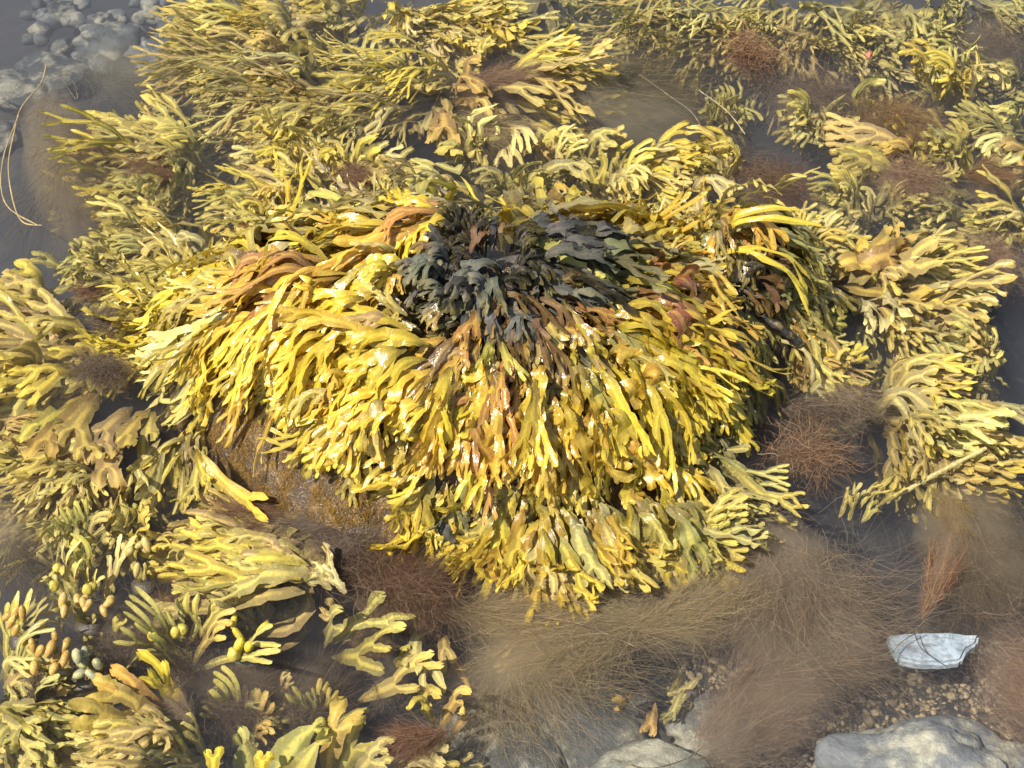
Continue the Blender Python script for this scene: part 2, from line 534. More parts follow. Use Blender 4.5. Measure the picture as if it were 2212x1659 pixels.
def normals_for(S, rng, kind):
    n = len(S)
    s = np.linspace(0, 1, n)
    if kind == 'd':
        e = 0.012
        x, y = S[:, 0], S[:, 1]
        hx = (np.maximum(HH(x + e, y), -.02) - np.maximum(HH(x - e, y), -.02)) / (2 * e)
        hy = (np.maximum(HH(x, y + e), -.02) - np.maximum(HH(x, y - e), -.02)) / (2 * e)
        N = np.stack([-np.clip(hx, -3, 3), -np.clip(hy, -3, 3), np.ones(n)], 1)
        tilt = 0.55
    else:
        N = np.tile(np.array([0, 0, 1.0]), (n, 1))
        if kind in ('u', 'b'): N += np.array([0, -1.1, 0])
        else: N += np.array([0, -0.35, 0])
        tilt = 0.28 if kind in ('u', 'b') else 0.5
    N /= np.linalg.norm(N, axis=1, keepdims=True)
    T = np.gradient(S, axis=0); T /= np.linalg.norm(T, axis=1, keepdims=True) + 1e-9
    B = np.cross(N, T); B /= np.linalg.norm(B, axis=1, keepdims=True) + 1e-9
    N = np.cross(T, B)
    r = np.clip(rng.normal(0, tilt * 0.6), -1.15, 1.15) + rng.normal(0, 0.5) * s
    return N * np.cos(r)[:, None] + B * np.sin(r)[:, None]

PLANT_NO = [0]

def W(label, base, tip, spread, n, tint, kind='f', w=None, lv=None, z0=None, z1=None, ph=1.0, group=None, lift=0.02, knob=True, name='wrack_plant', lrange=(0.55, 1.12), pods=0, up=0.0, stag=0.35, cat='seaweed'):
    PLANT_NO[0] += 1
    if n >= 10: n = int(n * (1.4 if kind == 'd' else 0.8 if kind == 'u' else 1.05))
    rng = np.random.default_rng(1000 + PLANT_NO[0] * 17)
    if w is None: w = 0.0084 if kind == 'd' else 0.0100 if kind == 'u' else 0.0078
    base_up = z0 is not None and z0 > 0
    if z0 is None: z0 = {'f': -0.10, 'u': -0.16, 'b': -0.16, 'd': 0}[kind]
    if z1 is None: z1 = {'f': -0.025, 'u': -0.006, 'b': 0.006, 'd': 0}[kind]
    if kind == 'd':
        p = surf(*base); q = surf(*tip)
    else:
        p = at(base[0], base[1], z0)
        if hs(p[0], p[1]) > z0: p = surf(*base); p[2] += 0.012; z0 = float(p[2])
        q = at(tip[0], tip[1], z1)
    root = empty(name, p)
    tag(root, label, cat, group or {'d': 'wrack draped over the boulder', 'f': 'wrack spread out in the water', 'u': 'wrack standing up in the water', 'b': 'bladder wrack at lower left'}[kind])
    v = q - p
    Lm = float(np.linalg.norm(v)) * (1.04 if kind == 'd' else 1.05)
    hd = math.atan2(v[1], v[0])
    sp = math.radians(spread)
    m = n if kind == 'd' or n < 8 or base_up else int(n * (1.4 if kind == 'u' else 1.75))
    for i in range(m):
        under = i >= n                              # older, deeper fronds that fill in below
        u = -1 + 2 * ((i if not under else (i - n) * n / (m - n)) + rng.uniform(0.1, 0.9)) / n
        a = hd + u * sp + rng.normal(0, 0.13)
        k = rng.uniform(0, stag) ** 1.0
        L = Lm * rng.uniform(*lrange) * (1 - 0.22 * abs(u)) * (1 - 0.55 * k)
        st = p + np.array([math.cos(hd + u * sp * 0.8), math.sin(hd + u * sp * 0.8), 0]) * Lm * k + np.array([rng.normal(0, .012), rng.normal(0, .012), 0])
        head = (math.cos(a), math.sin(a))
        L = max(L, 0.05)
        hw = w * rng.uniform(0.75, 1.2) * min(1.0, 0.55 + L / 0.3)
        levels = lv if lv is not None else (4 if L > 0.20 else 3 if L > 0.10 else 2)
        if levels >= 1 and rng.random() < 0.2: levels -= 1
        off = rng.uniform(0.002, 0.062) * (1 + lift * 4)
        if kind == 'd':
            S = spine_drape(st, head, L, off, lift * rng.uniform(0.2, 1.6), rng)
        else:
            zz = z1 + rng.uniform(-0.06, 0.008)
            if under: zz -= rng.uniform(0.035, 0.08)
            zs = z0 + (zz - z0) * k * 1.2
            S = spine_float(st, head, L, zs, zz, rng, up=up * rng.uniform(0.2, 1.0), curl=0.14 if kind == 'u' else 0.32)
        me, P = frond_mesh(S, normals_for(S, rng, kind), L, hw, levels, rng, 'narrow' if kind == 'b' else 'strap')
        me.transform(__import__('mathutils').Matrix.Translation(-Vector(p)))
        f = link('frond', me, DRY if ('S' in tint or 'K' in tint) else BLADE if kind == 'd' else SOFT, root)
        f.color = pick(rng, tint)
        if kind != 'd' and not base_up:
            f.color = tuple(0.78 * c0 + 0.22 * c1 for c0, c1 in zip(f.color[:3], (0.56, 0.50, 0.25))) + (1,)
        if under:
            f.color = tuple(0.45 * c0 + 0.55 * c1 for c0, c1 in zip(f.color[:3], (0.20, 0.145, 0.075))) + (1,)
        if kind == 'd' and off < 0.024:             # under layer tinted dark olive: pigment plus painted shade between blades
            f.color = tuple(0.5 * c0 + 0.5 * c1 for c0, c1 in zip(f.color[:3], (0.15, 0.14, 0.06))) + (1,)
        if pods:
            for _ in range(pods):
                s = rng.uniform(0.45, 0.8)
                j = int(s * (len(S) - 1))
                b = link('air_bladder', bead_mesh('air_bladder', rng.uniform(.014, .022), rng.uniform(.006, .009), rng), FRUIT, f)
                b.color = (0.5, 0.38, 0.06, 1)
                b.location = Vector(S[j] - p) + Vector((rng.uniform(-.008, .008), rng.uniform(-.006, .006), .004))
                b.rotation_euler = (0, rng.uniform(-1.2, 0.2), a + rng.uniform(-.5, .5))
    if knob and kind != 'd' and z0 < -0.03:
        h = link('holdfast', knob_mesh('holdfast', 0.012 + 0.012 * Lm, rng, 0.8), STIPE, root)
        h.color = (0.05, 0.03, 0.022, 1)
        h.location = (0, 0, -0.03)
    return root

# ---------------------------------------------------------------- soft brown filament weed
TUFT_NO = [0]

def ribbons(P, wd, rng):
    """P (n,k,3) polylines -> one mesh of thin flat hairs"""
    n, k, _ = P.shape
    T = np.gradient(P, axis=1)
    R = rng.normal(size=(n, 1, 3))
    Bv = np.cross(T, R); Bv /= np.linalg.norm(Bv, axis=2, keepdims=True) + 1e-9
    tap = np.linspace(1.0, 0.45, k)[None, :, None]
    w = wd * rng.uniform(0.6, 1.3, size=(n, 1, 1)) * tap
    V = np.stack([P - Bv * w, P + Bv * w], 2).reshape(-1, 3)
    i = np.arange(n * k * 2).reshape(n, k, 2)
    Q = np.stack([i[:, :-1, 0].ravel(), i[:, :-1, 1].ravel(), i[:, 1:, 1].ravel(), i[:, 1:, 0].ravel()], 1)
    return V, Q

def F(label, base, tip, width, n, col=(0.20, 0.115, 0.055), style='plume', z=-0.05, dz=0.05, hair=0.0002, L=None, group='soft brown filament weed', curl=1.0, fan=0.42, fog=None, name='filament_weed'):
    """plume: hairs stream from base to tip, spreading to the given pixel width. mat: tangled hairs through an ellipse between base and tip."""
    TUFT_NO[0] += 1
    rng = np.random.default_rng(7000 + TUFT_NO[0] * 13)
    p = at(base[0], base[1], z); q = at(tip[0], tip[1], z)
    v = q - p; Lm = float(np.linalg.norm(v)); u = v / Lm; s_ = np.array([-u[1], u[0], 0])
    wm = float(np.linalg.norm(at(tip[0] + width, tip[1], z) - q))
    k = 9
    n = int(n * (0.6 if style == 'cloud' else 1.1))
    t = np.linspace(0, 1, k)[None, :, None]
    if style == 'plume':
        # a few leading strands, each feathered with finer hairs
        nb = max(4, n // 110)
        lead_a = rng.uniform(-1, 1, nb); lead_l = rng.uniform(0.55, 1.05, nb) * (1 - 0.25 * np.abs(lead_a)); lead_z = rng.uniform(-1, 1, nb)
        bi = rng.integers(0, nb, n); f0 = rng.uniform(0, 0.85, n) ** 0.8
        la, ll, lz = lead_a[bi], lead_l[bi], lead_z[bi]
        o = p + u * (f0 * ll * Lm)[:, None] + s_ * (la * f0 ** 1.2 * wm * 0.5)[:, None] + np.array([0, 0, 1.0]) * (lz * dz * f0)[:, None]
        hl = (L or Lm * 0.42) * rng.uniform(0.35, 1.1, n) * (1 - 0.45 * f0)
        ang = la * math.atan2(wm * 0.5, Lm) + rng.normal(0, fan, n)
        d = u * np.cos(ang)[:, None] + s_ * np.sin(ang)[:, None] + np.array([0, 0, 1.0]) * rng.normal(0, 0.16, n)[:, None]
    else:
        m = (p + q) / 2
        frizz = style == 'mat'
        r = np.abs(rng.normal(0, 0.52, n)) ** 0.8 + rng.uniform(0, .15, n); th = rng.uniform(0, 2 * math.pi, n)
        wob = 1 + 0.25 * np.sin(3 * th + TUFT_NO[0]) + 0.2 * np.sin(7 * th + 2.0 * TUFT_NO[0])
        r = r * wob
        o = m + u * (r * np.cos(th) * Lm * 0.5)[:, None] + s_ * (r * np.sin(th) * wm * 0.5)[:, None] + np.array([0, 0, 1.0]) * (rng.uniform(-1, 1, n) * dz)[:, None]
        hl = (L or 0.06) * rng.uniform(0.4, 1.2, n)
        ang = rng.normal(0, 1.1 if frizz else 0.5, n) + vnoise(o[:, 0], o[:, 1], 22.0 if frizz else 7.0, TUFT_NO[0]) * 2.2
        d = u * np.cos(ang)[:, None] + s_ * np.sin(ang)[:, None] + np.array([0, 0, 1.0]) * rng.normal(0, 0.4 if frizz else 0.2, n)[:, None]
        if frizz: curl = curl * 1.6
    side = np.cross(d, rng.normal(size=(n, 3)))
    side /= np.linalg.norm(side, axis=1, keepdims=True) + 1e-9
    amp = (rng.normal(0, 0.22, n) * curl * hl)[:, None, None]
    amp2 = (rng.normal(0, 0.07, n) * curl * hl)[:, None, None]
    P = o[:, None, :] + d[:, None, :] * hl[:, None, None] * t + side[:, None, :] * (amp * t ** 2 + amp2 * np.sin(t * 9 + rng.uniform(0, 6, (n, 1, 1))))
    if z < 0: P[:, :, 2] = np.minimum(P[:, :, 2], -0.003)
    V, Q = ribbons(P, hair, rng)
    o = link(name, mesh_np(name, V - p, Q, smooth=False), FIL)
    o.location = p
    o.color = tuple(col) + (1,)
    tag(o, label, 'algae', group)
    if fog is None: fog = 0 if z > -0.015 else {'cloud': 28, 'plume': 15, 'mat': 15}[style] * (0.8 if Lm > .12 else 1.2)
    if Lm < .075 and style != 'cloud': fog = 0
    if fog:
        hz = min(0.055, 0.02 + Lm * 0.16)
        b = link('silty_cloud', knob_mesh('silty_cloud', 1.0, rng, 1.0, 3, 0.22), fog_material((min(.9, .30 + col[0]), min(.9, .26 + col[1]), min(.9, .19 + col[2])), fog), o)
        wf = 0.46 if style == 'plume' else 0.55
        b.location = (v * 0.52).tolist()[:2] + [-hz * 1.12 - 0.004 - z]
        b.rotation_euler = (0, 0, math.atan2(v[1], v[0]))
        b.scale = (Lm * 0.56, wm * wf, hz)
    return o

def strand(label, pts, z, r, col, name='weed_strand', group=None):
    """a single cord through photo points, round in section"""
    c = np.array([at(x, y, zz) for (x, y), zz in zip(pts, z if hasattr(z, '__len__') else [z] * len(pts))])
    tt = np.linspace(0, len(c) - 1, len(c) * 8)
    i = np.clip(tt.astype(int), 0, len(c) - 2); f = (tt - i)[:, None]
    g = lambda k: c[np.clip(k, 0, len(c) - 1)]
    p0, p1, p2, p3 = g(i - 1), g(i), g(i + 1), g(i + 2)
    S = 0.5 * (2 * p1 + (p2 - p0) * f + (2 * p0 - 5 * p1 + 4 * p2 - p3) * f ** 2 + (3 * p1 - p0 - 3 * p2 + p3) * f ** 3)
    T = np.gradient(S, axis=0); T /= np.linalg.norm(T, axis=1, keepdims=True) + 1e-9
    A = np.cross(T, [0, 0, 1.0]); A /= np.linalg.norm(A, axis=1, keepdims=True) + 1e-9
    Bq = np.cross(T, A)
    m = len(S); a = np.linspace(0, 2 * math.pi, 6, endpoint=False)
    rr = r * (1 + 0.2 * np.sin(np.linspace(0, 30, m)))[:, None, None]
    V = (S[:, None, :] + rr * (A[:, None, :] * np.cos(a)[None, :, None] + Bq[:, None, :] * np.sin(a)[None, :, None])).reshape(-1, 3)
    ii = np.arange(m * 6).reshape(m, 6); jj = np.roll(ii, -1, 1)
    Q = np.stack([ii[:-1].ravel(), ii[1:].ravel(), jj[1:].ravel(), jj[:-1].ravel()], 1)
    o = link(name, mesh_np(name, V - c[0], Q), STRING)
    o.location = c[0]; o.color = tuple(col) + (1,)
    tag(o, label, 'seaweed strand', group)
    return o

def stone(label, px, py, z, size, flat, col, mat=None, seed=0, rot=0.0, name='stone', rough=0.3, group=None, sub=4, tilt=(0, 0), asp=0.75, cat='stone'):
    rng = random.Random(seed * 7 + 3)
    class R:                                           # same call as numpy's generator
        def random(s): return rng.random()
    me = knob_mesh(name, 1.0, R(), 1.0, sub, rough)
    o = link(name, me, mat or STONE)
    o.location = at(px, py, z)
    o.scale = (size, size * asp, size * flat)
    o.rotation_euler = (tilt[0], tilt[1], rot)
    o.color = tuple(col) + (1,)
    tag(o, label, cat, group)
    return o

def slab(label, pts, z, th, col, mat, name='slate', cat='slate'):
    """a thin flat stone with an angular outline, edges worn"""
    import bmesh
    P = [at(x, y, z) for x, y in pts]
    c = sum(P) / len(P)
    bm = bmesh.new()
    top = [bm.verts.new(Vector(p - c)) for p in P]
    fc = bm.faces.new(top)
    if fc.normal.z < 0: fc.normal_flip()
    r = bmesh.ops.extrude_face_region(bm, geom=[fc])
    for v in r['geom']:
        if isinstance(v, bmesh.types.BMVert): v.co.z -= th; v.co.x *= 1.04; v.co.y *= 1.04
    bmesh.ops.recalc_face_normals(bm, faces=bm.faces)
    bmesh.ops.bevel(bm, geom=list(bm.edges), offset=.004, segments=2, affect='EDGES')
    bmesh.ops.triangulate(bm, faces=bm.faces)
    bmesh.ops.subdivide_edges(bm, edges=list(bm.edges), cuts=4, use_grid_fill=True)
    for v in bm.verts:
        v.co.z += .0035 * mnoise.noise(v.co * 28) + .0015 * mnoise.noise(v.co * 90)
    me = bpy.data.meshes.new(name); bm.to_mesh(me); bm.free()
    o = link(name, me, mat); o.location = c; o.color = tuple(col) + (1,)
    tag(o, label, cat)
    return o

def X(label, fronds, tint, group, z0=-.10, z1=-.006, w=.006, style='narrow', lv=2, bladders=(), name='wrack_plant', up=.4):
    """a plant whose every frond was read off the photograph: (base x, base y, tip x, tip y[, forks[, half width]])"""
    PLANT_NO[0] += 1
    rng = np.random.default_rng(5000 + PLANT_NO[0])
    p = at(fronds[0][0], fronds[0][1], z0)
    root = empty(name, p)
    tag(root, label, 'seaweed', group)
    made = []
    for fr in fronds:
        zb = z0 if len(fr) < 7 else fr[6]
        zt = z1 + rng.uniform(-.01, .004)
        b, q = at(fr[0], fr[1], zb), at(fr[2], fr[3], zt)
        v = q - b
        L = float(np.linalg.norm(v))
        t = np.linspace(0, 1, 15)[:, None]
        S = b + v * t
        S[:, 2] = zb + (zt - zb) * np.sin(t[:, 0] * math.pi / 2)
        sd = np.array([-v[1], v[0], 0]) / (np.linalg.norm(v[:2]) + 1e-9)
        S += sd * (rng.uniform(-.07, .07) * L * np.sin(t * math.pi))
        N = np.tile(np.array([0, -up, .9]), (15, 1)) + sd * rng.normal(0, .25)
        me, P = frond_mesh(S, N / np.linalg.norm(N, axis=1, keepdims=True), L, fr[5] if len(fr) > 5 and fr[5] else w, fr[4] if len(fr) > 4 and fr[4] is not None else lv, rng, style)
        me.transform(__import__('mathutils').Matrix.Translation(-Vector(p)))
        o = link('frond', me, SOFT, root); o.color = pick(rng, tint)
        made.append(o)
    for k, x, y, r in bladders:
        q = at(x, y, z1 - .008)
        b = link('air_bladder', knob_mesh('air_bladder', r * .68, rng, 1.25, 3, .12), FRUIT, made[k])
        b.location = Vector(q - p); b.color = (.60, .47, .07, 1)
    return root
# ---------------------------------------------------------------- the wrack on the big boulder
G1 = 'wrack draped over the big boulder'
W('dark slate grey tuft with pale tips at the very centre of the mound', (1065, 665), (950, 760), 48, 22, 'SSSD', 'd', w=.0085, group=G1, lift=.015)
W('slate grey tuft pointing right from the dark centre, tips yellow', (1090, 610), (1340, 680), 42, 20, 'SDSG', 'd', w=.0095, group=G1)
W('near black upright strands forming the dark crown of the mound', (1035, 625), (980, 560), 75, 22, 'KSB', 'd', w=.007, group=G1, lift=.02)
W('amber crinkled fan just left of the dark crown', (985, 530), (800, 600), 45, 18, 'AYYO', 'd', group=G1)
W('yellow fan left of the crown reaching toward the orange leaf', (900, 560), (620, 620), 40, 22, 'YAYL', 'd', group=G1)
W('largest bright yellow fan, spilling down the left flank of the mound', (760, 655), (450, 830), 44, 40, 'YYAA', 'd', group=G1, lift=.03)
W('orange yellow blades lying over the bright left flank', (720, 670), (500, 740), 32, 18, 'YAOY', 'd', group=G1, lift=.045)
W('olive yellow fan at the leftmost shoulder of the mound', (600, 640), (330, 665), 42, 24, 'LYPY', 'd', group=G1)
W('yellow fan hanging below the left shoulder over the waterline', (560, 720), (370, 860), 40, 24, 'YLYP', 'd', group=G1)
W('small pale yellow forks just below left of the dark centre', (870, 640), (790, 720), 55, 14, 'YPAY', 'd', w=.009, group=G1)
W('dull olive crinkled tuft between bright left fan and dark centre', (900, 760), (740, 790), 45, 18, 'LDPT', 'd', group=G1)
W('broad golden blades on the left front face above the bare rock', (930, 815), (660, 950), 40, 28, 'YAYY', 'd', w=.010, group=G1, lift=.016)
W('long yellow straps hanging over the bare brown rock', (820, 900), (700, 1050), 40, 20, 'YLYA', 'd', group=G1, lift=.03)
W('amber straps curling down the front face left of middle', (1010, 840), (850, 1040), 32, 24, 'AYYY', 'd', w=.010, group=G1, lift=.016)
W('orange crumpled blades on the middle of the front face', (1100, 850), (990, 1060), 28, 18, 'AOYA', 'd', w=.010, group=G1, lift=.016)
W('long golden straps hanging straight down the middle front', (1185, 850), (1190, 1080), 32, 22, 'YYAY', 'd', w=.010, group=G1, lift=.016)
W('golden straps hanging at the front right of middle', (1260, 820), (1330, 1050), 30, 24, 'YAYL', 'd', w=.010, group=G1, lift=.016)
W('dense yellow brush of forked tips on the right front face', (1290, 770), (1500, 960), 34, 38, 'YYLY', 'd', group=G1, lift=.03)
W('tan and yellow blades around the red patch on the right shoulder', (1310, 690), (1570, 800), 38, 34, 'YYAO', 'd', group=G1)
W('greenish yellow drooping tips at the lower right edge', (1450, 800), (1615, 930), 36, 26, 'GLYG', 'd', group=G1)
W('yellow tips between dark centre and the side boulder', (1300, 600), (1500, 610), 45, 24, 'YYLP', 'd', group=G1)
W('long yellow blades along the back rim, right of the crown', (1150, 540), (1370, 480), 38, 28, 'YYAP', 'd', group=G1)
W('orange frilled blades at the back rim behind the crown', (1250, 500), (1330, 450), 60, 14, 'OAY', 'd', group=G1, lift=.03)
W('pale yellow tufts standing at the back, right behind the crown', (1080, 510), (1060, 440), 80, 12, 'PYLP', 'd', w=.012, lv=1, group=G1)
W('olive grey fan at the back left of the crown', (950, 510), (690, 500), 40, 26, 'LPDP', 'd', group=G1)
W('yellow olive fan behind the tan leaf at back left', (760, 560), (490, 500), 36, 22, 'LYLP', 'd', group=G1)
W('tan and brown crinkled blades between dark centre and golden straps', (1130, 740), (1180, 900), 50, 26, 'TBOT', 'd', w=.009, group=G1, lift=.012)
W('brown to amber blades above the orange crumpled ones', (1040, 740), (960, 900), 40, 20, 'OBTA', 'd', w=.009, group=G1, lift=.012)
W('brown rooted yellow blades above the right brush', (1210, 700), (1330, 850), 40, 24, 'TYOB', 'd', w=.009, group=G1, lift=.012)
W('blue black fronds lying left of the very centre', (990, 640), (880, 690), 45, 20, 'KSSB', 'd', w=.008, group=G1, lift=.035)
W('purple brown shrivelled fronds spilling below the centre', (1080, 690), (1130, 830), 60, 30, 'KBBS', 'd', w=.0065, group=G1, lift=.03)
W('dark grey broad fronds at the right of the centre, tips yellow', (1160, 600), (1390, 690), 32, 18, 'SSKD', 'd', w=.011, group=G1, lift=.03)
W('black shrivelled stems in the hollow top of the mound', (1020, 590), (940, 560), 80, 18, 'K', 'd', w=.006, group=G1, lift=.03)
W('bright yellow blades bridging the left flank and the front face', (820, 720), (600, 900), 36, 28, 'YYAY', 'd', group=G1, lift=.03)
W('yellow olive blades low on the left flank above the bare rock', (690, 740), (580, 870), 34, 18, 'YLYA', 'd', group=G1, lift=.02)
W('black purple tangle in the upper middle of the dark patch', (1090, 640), (1180, 720), 80, 26, 'KSKB', 'd', w=.007, group=G1, lift=.04)
W('dark slate blades at the front of the dark patch', (1030, 690), (1010, 800), 40, 22, 'SKSS', 'd', w=.0085, group=G1, lift=.04)
W('orange pink blades on the right shoulder below the red patch', (1390, 720), (1520, 830), 30, 12, 'QQRA', 'd', w=.014, lv=1, group=G1, lift=.035)
W('wiry dark brown roots below the dark centre', (1110, 690), (1240, 820), 60, 20, 'BBSB', 'd', w=.006, group=G1)
W('brown frayed blades below the centre tuft', (1060, 750), (1110, 860), 55, 18, 'BTBL', 'd', w=.008, group=G1)
W('orange strap trailing to the water at the front right', (1320, 1000), (1450, 1120), 22, 12, 'YAAY', 'd', w=.012, group=G1, lift=.03)
W('yellow green brush under the right front face', (1400, 960), (1530, 1080), 34, 24, 'LYGL', 'd', group=G1)
G2 = 'wrack fanning out at the foot of the big boulder'
kw = dict(group=G2, w=.0105, z0=0.02, z1=-0.012, stag=.15, lv=3, lrange=(.75, 1.15))
W('yellow fan with orange stem at the left foot of the front', (940, 1065), (850, 1210), 48, 15, 'YLAY', **kw)
W('small dark wet tuft between the two left foot fans', (985, 1090), (965, 1160), 40, 8, 'DSL', **kw)
W('bright yellow curled fan left of the lowest fan', (1110, 1095), (1010, 1240), 38, 16, 'YYLY', **kw)
W('lowest amber fan dipping straight down at the front', (1165, 1110), (1140, 1320), 34, 16, 'YAPY', **kw)
W('long pale straps right of the lowest fan', (1190, 1110), (1310, 1310), 28, 15, 'PYLY', **kw)
W('yellow straps with tan stems right of the pale straps', (1270, 1090), (1400, 1260), 30, 14, 'LYAP', **kw)
W('olive tipped fan at the right foot of the front', (1370, 1070), (1500, 1240), 32, 15, 'LYPL', **kw)
W('glossy yellow forks pointing right at the right foot', (1440, 1080), (1640, 1180), 30, 14, 'YLGL', **kw)
W('dull olive fan floating off the right foot', (1470, 990), (1690, 1080), 30, 18, 'GDLG', group=G2, z0=-.02)
W('dark olive fringe in the shade under the right edge', (1500, 940), (1640, 1010), 40, 16, 'DGD', group=G2, z0=0)
# ---------------------------------------------------------------- the side boulder
G3 = 'wrack on and around the side boulder'
W('drooping ochre brown strands over the top of the side boulder', (1540, 540), (1610, 650), 40, 18, 'BAOD', 'd', group=G3, lift=.03)
W('yellow tips hanging left from the side boulder', (1500, 510), (1410, 580), 50, 20, 'YYLA', 'd', group=G3)
W('short yellow tufts upright at the back of the side boulder', (1530, 510), (1540, 460), 70, 14, 'YLP', 'd', group=G3)
W('grey olive fan with yellow tips right of the side boulder', (1600, 560), (1790, 600), 38, 30, 'GPLD', 'd', group=G3)
W('dark translucent sheet like blades beside the black stalks', (1630, 650), (1730, 710), 22, 5, 'KDB', 'd', w=.016, lv=1, group=G3, lift=.03)
W('pale tipped fan in the gap right of the dark sheet', (1660, 660), (1850, 690), 36, 22, 'PLGP', group=G3, z0=.01)
W('tan straps with a golden kink under the dark sheet', (1680, 690), (1840, 780), 30, 16, 'TLPA', group=G3, z0=.01)
W('dull olive fan hanging between both boulders', (1590, 690), (1670, 850), 32, 22, 'GDGL', group=G3, z0=.03)
W('black wet stalks in the hollow right of the side boulder', (1600, 650), (1680, 720), 30, 14, 'KKB', 'd', w=.006, lv=1, group=G3)
W('orange tan broad leaves spread right of the side boulder', (1790, 610), (1960, 510), 26, 16, 'OTAT', group=G3, w=.017, lv=1, z0=-.03, z1=-.005)
W('yellow fringe along the top of the orange tan leaves', (1700, 560), (1830, 470), 40, 22, 'YPLP', group=G3)
W('olive yellow fan beyond the orange tan leaves', (1850, 620), (2090, 590), 30, 26, 'LPTL', group=G3)
W('long sinuous yellow fronds below the orange tan leaves', (1830, 640), (2080, 690), 22, 16, 'YTLP', group=G3, w=.013, z1=-.01)
W('thin curved fronds over the dark gap at right', (1850, 660), (1990, 760), 22, 8, 'TGL', group=G3)
# ---------------------------------------------------------------- right side
G4 = 'wrack floating on the right side'
W('tan fan pointing right, above the long tan and yellow fan', (1880, 880), (2080, 840), 32, 24, 'TLYP', group=G4)
W('long tan and yellow fan over the brown cloud at far right', (1880, 895), (2150, 970), 28, 30, 'TYPL', group=G4, w=.0115, z1=-.012)
W('drooping pale forks at the lower side of the far right fan', (1950, 940), (2080, 1040), 30, 12, 'TPL', group=G4)
W('curly yellow forks between side boulder and far right fan', (1730, 850), (1850, 780), 40, 14, 'PLY', group=G4)
W('pale bunch with soft rounded tips near the right edge', (2130, 810), (2090, 730), 95, 26, 'PGL', group=G4, z1=-.015)
W('lone pale sprig standing in the brown cloud', (1835, 1125), (1875, 1040), 20, 6, 'PL', 'u', w=.006, group=G4, z0=-.06, knob=False)
# ---------------------------------------------------------------- top of the picture
G5 = 'wrack under water beyond the boulder'
W('wide pale yellow fan filling the upper left beside the pebbles', (680, 70), (420, 60), 55, 34, 'PLPY', group=G5, w=.012)
W('yellow curled blades at the top edge left of middle', (780, 40), (640, -20), 70, 22, 'YPL', group=G5, w=.012)
W('large twisted yellow leaves below the top edge', (760, 90), (560, 130), 25, 12, 'LYT', group=G5, w=.017, lv=1)
W('long yellow blades right of the top middle', (820, 40), (1020, 70), 34, 22, 'YLPL', group=G5, w=.013)
W('yellow blades bending to the small bright knob at top', (900, 10), (980, 100), 40, 12, 'YLP', group=G5, w=.014)
W('pale broad leaf pair pointing up right near the top middle', (980, 165), (1110, 50), 24, 10, 'LPT', group=G5, w=.015, lv=2)
W('brown olive fan in the dark channel at upper left', (720, 150), (400, 160), 28, 28, 'TLGT', group=G5)
W('yellow olive fan under the brown olive fan', (760, 190), (470, 250), 26, 26, 'LPTL', group=G5)
W('sparse hanging straps over the dark blue channel', (860, 210), (560, 280), 28, 18, 'LTP', group=G5, w=.012)
W('yellow pair of straps with bright swollen tips', (1000, 190), (740, 190), 20, 14, 'YLP', group=G5, z1=-.006)
W('loose hooked straps below the swollen tips', (950, 210), (720, 270), 30, 12, 'PLT', group=G5)
W('long yellow arms reaching right into the brown cloud', (1010, 200), (1290, 190), 18, 14, 'YLT', group=G5, w=.013)
W('upper tan arms reaching right under the brown fuzz', (1040, 150), (1290, 140), 24, 16, 'TLD', group=G5)
W('cream torn leaves above the tan hair cloud', (940, 200), (1060, 230), 35, 10, 'TOP', group=G5, w=.015, lv=1, z1=-.002)
W('tall dark olive leaves hanging from the top edge', (1200, -30), (1190, 90), 40, 12, 'DGD', group=G5, w=.017, z1=-.07)
W('dim olive straps beyond the brown cloud', (1140, 90), (1330, 110), 26, 10, 'DG', group=G5, z1=-.09)
W('small olive fan between top edge and brown cloud', (1560, 40), (1430, 110), 45, 20, 'LPT', group=G5)
W('olive spray at the top edge right of middle', (1480, 10), (1330, 40), 40, 14, 'GDL', group=G5)
W('olive tan fan right of the round hair tuft', (1720, 20), (1640, 110), 50, 18, 'TGLP', group=G5)
W('forked pale stubs beside the coral red fleck', (1790, 60), (1790, 130), 65, 16, 'PGT', group=G5)
W('big dim forked leaf at the top right', (1900, -10), (1905, 110), 38, 12, 'DGL', group=G5, w=.015, z1=-.05)
W('fine olive fingers at the upper right corner', (2080, -10), (2130, 60), 55, 16, 'GDG', group=G5)
W('short pale straps right of the coral red fleck', (1960, 60), (2040, 120), 40, 12, 'PTG', group=G5)
W('tall zigzag plant at the right rim of the brown cloud', (1560, 310), (1580, 180), 32, 16, 'LPG', 'u', group=G5)
W('single broad upright leaf in the brown thicket', (1756, 260), (1756, 155), 12, 3, 'GT', 'u', group=G5, w=.013, lv=1)
W('bushy pale plant in the brown thicket', (1770, 330), (1790, 220), 75, 24, 'PLG', 'u', group=G5)
W('pale yellow upright fan at the edge of the rusty fuzz', (1590, 440), (1560, 310), 48, 26, 'YPLT', 'u', group=G5)
W('tan blades slanting up toward the rusty fuzz', (1980, 440), (1870, 320), 22, 10, 'TLO', 'u', group=G5, w=.014)
W('bright upright forks beside the far right brown fuzz', (2070, 410), (2050, 280), 42, 20, 'YPL', 'u', group=G5, w=.012)
W('plant with two bright yellow knobs breaking the surface at upper right', (2040, 240), (2050, 150), 45, 14, 'YPG', 'u', group=G5, z1=.01)
W('pale curved fan at the right edge below the bright knobs', (2240, 300), (2120, 245), 35, 18, 'PLG', group=G5)
W('tan broad leaves at the right edge beside brown fuzz', (2190, 420), (2200, 330), 50, 12, 'TOP', 'u', group=G5, w=.014)
W('dim round tipped leaves in the dark at right', (2130, 440), (2060, 500), 45, 14, 'GDP', group=G5, w=.013, z1=-.05)
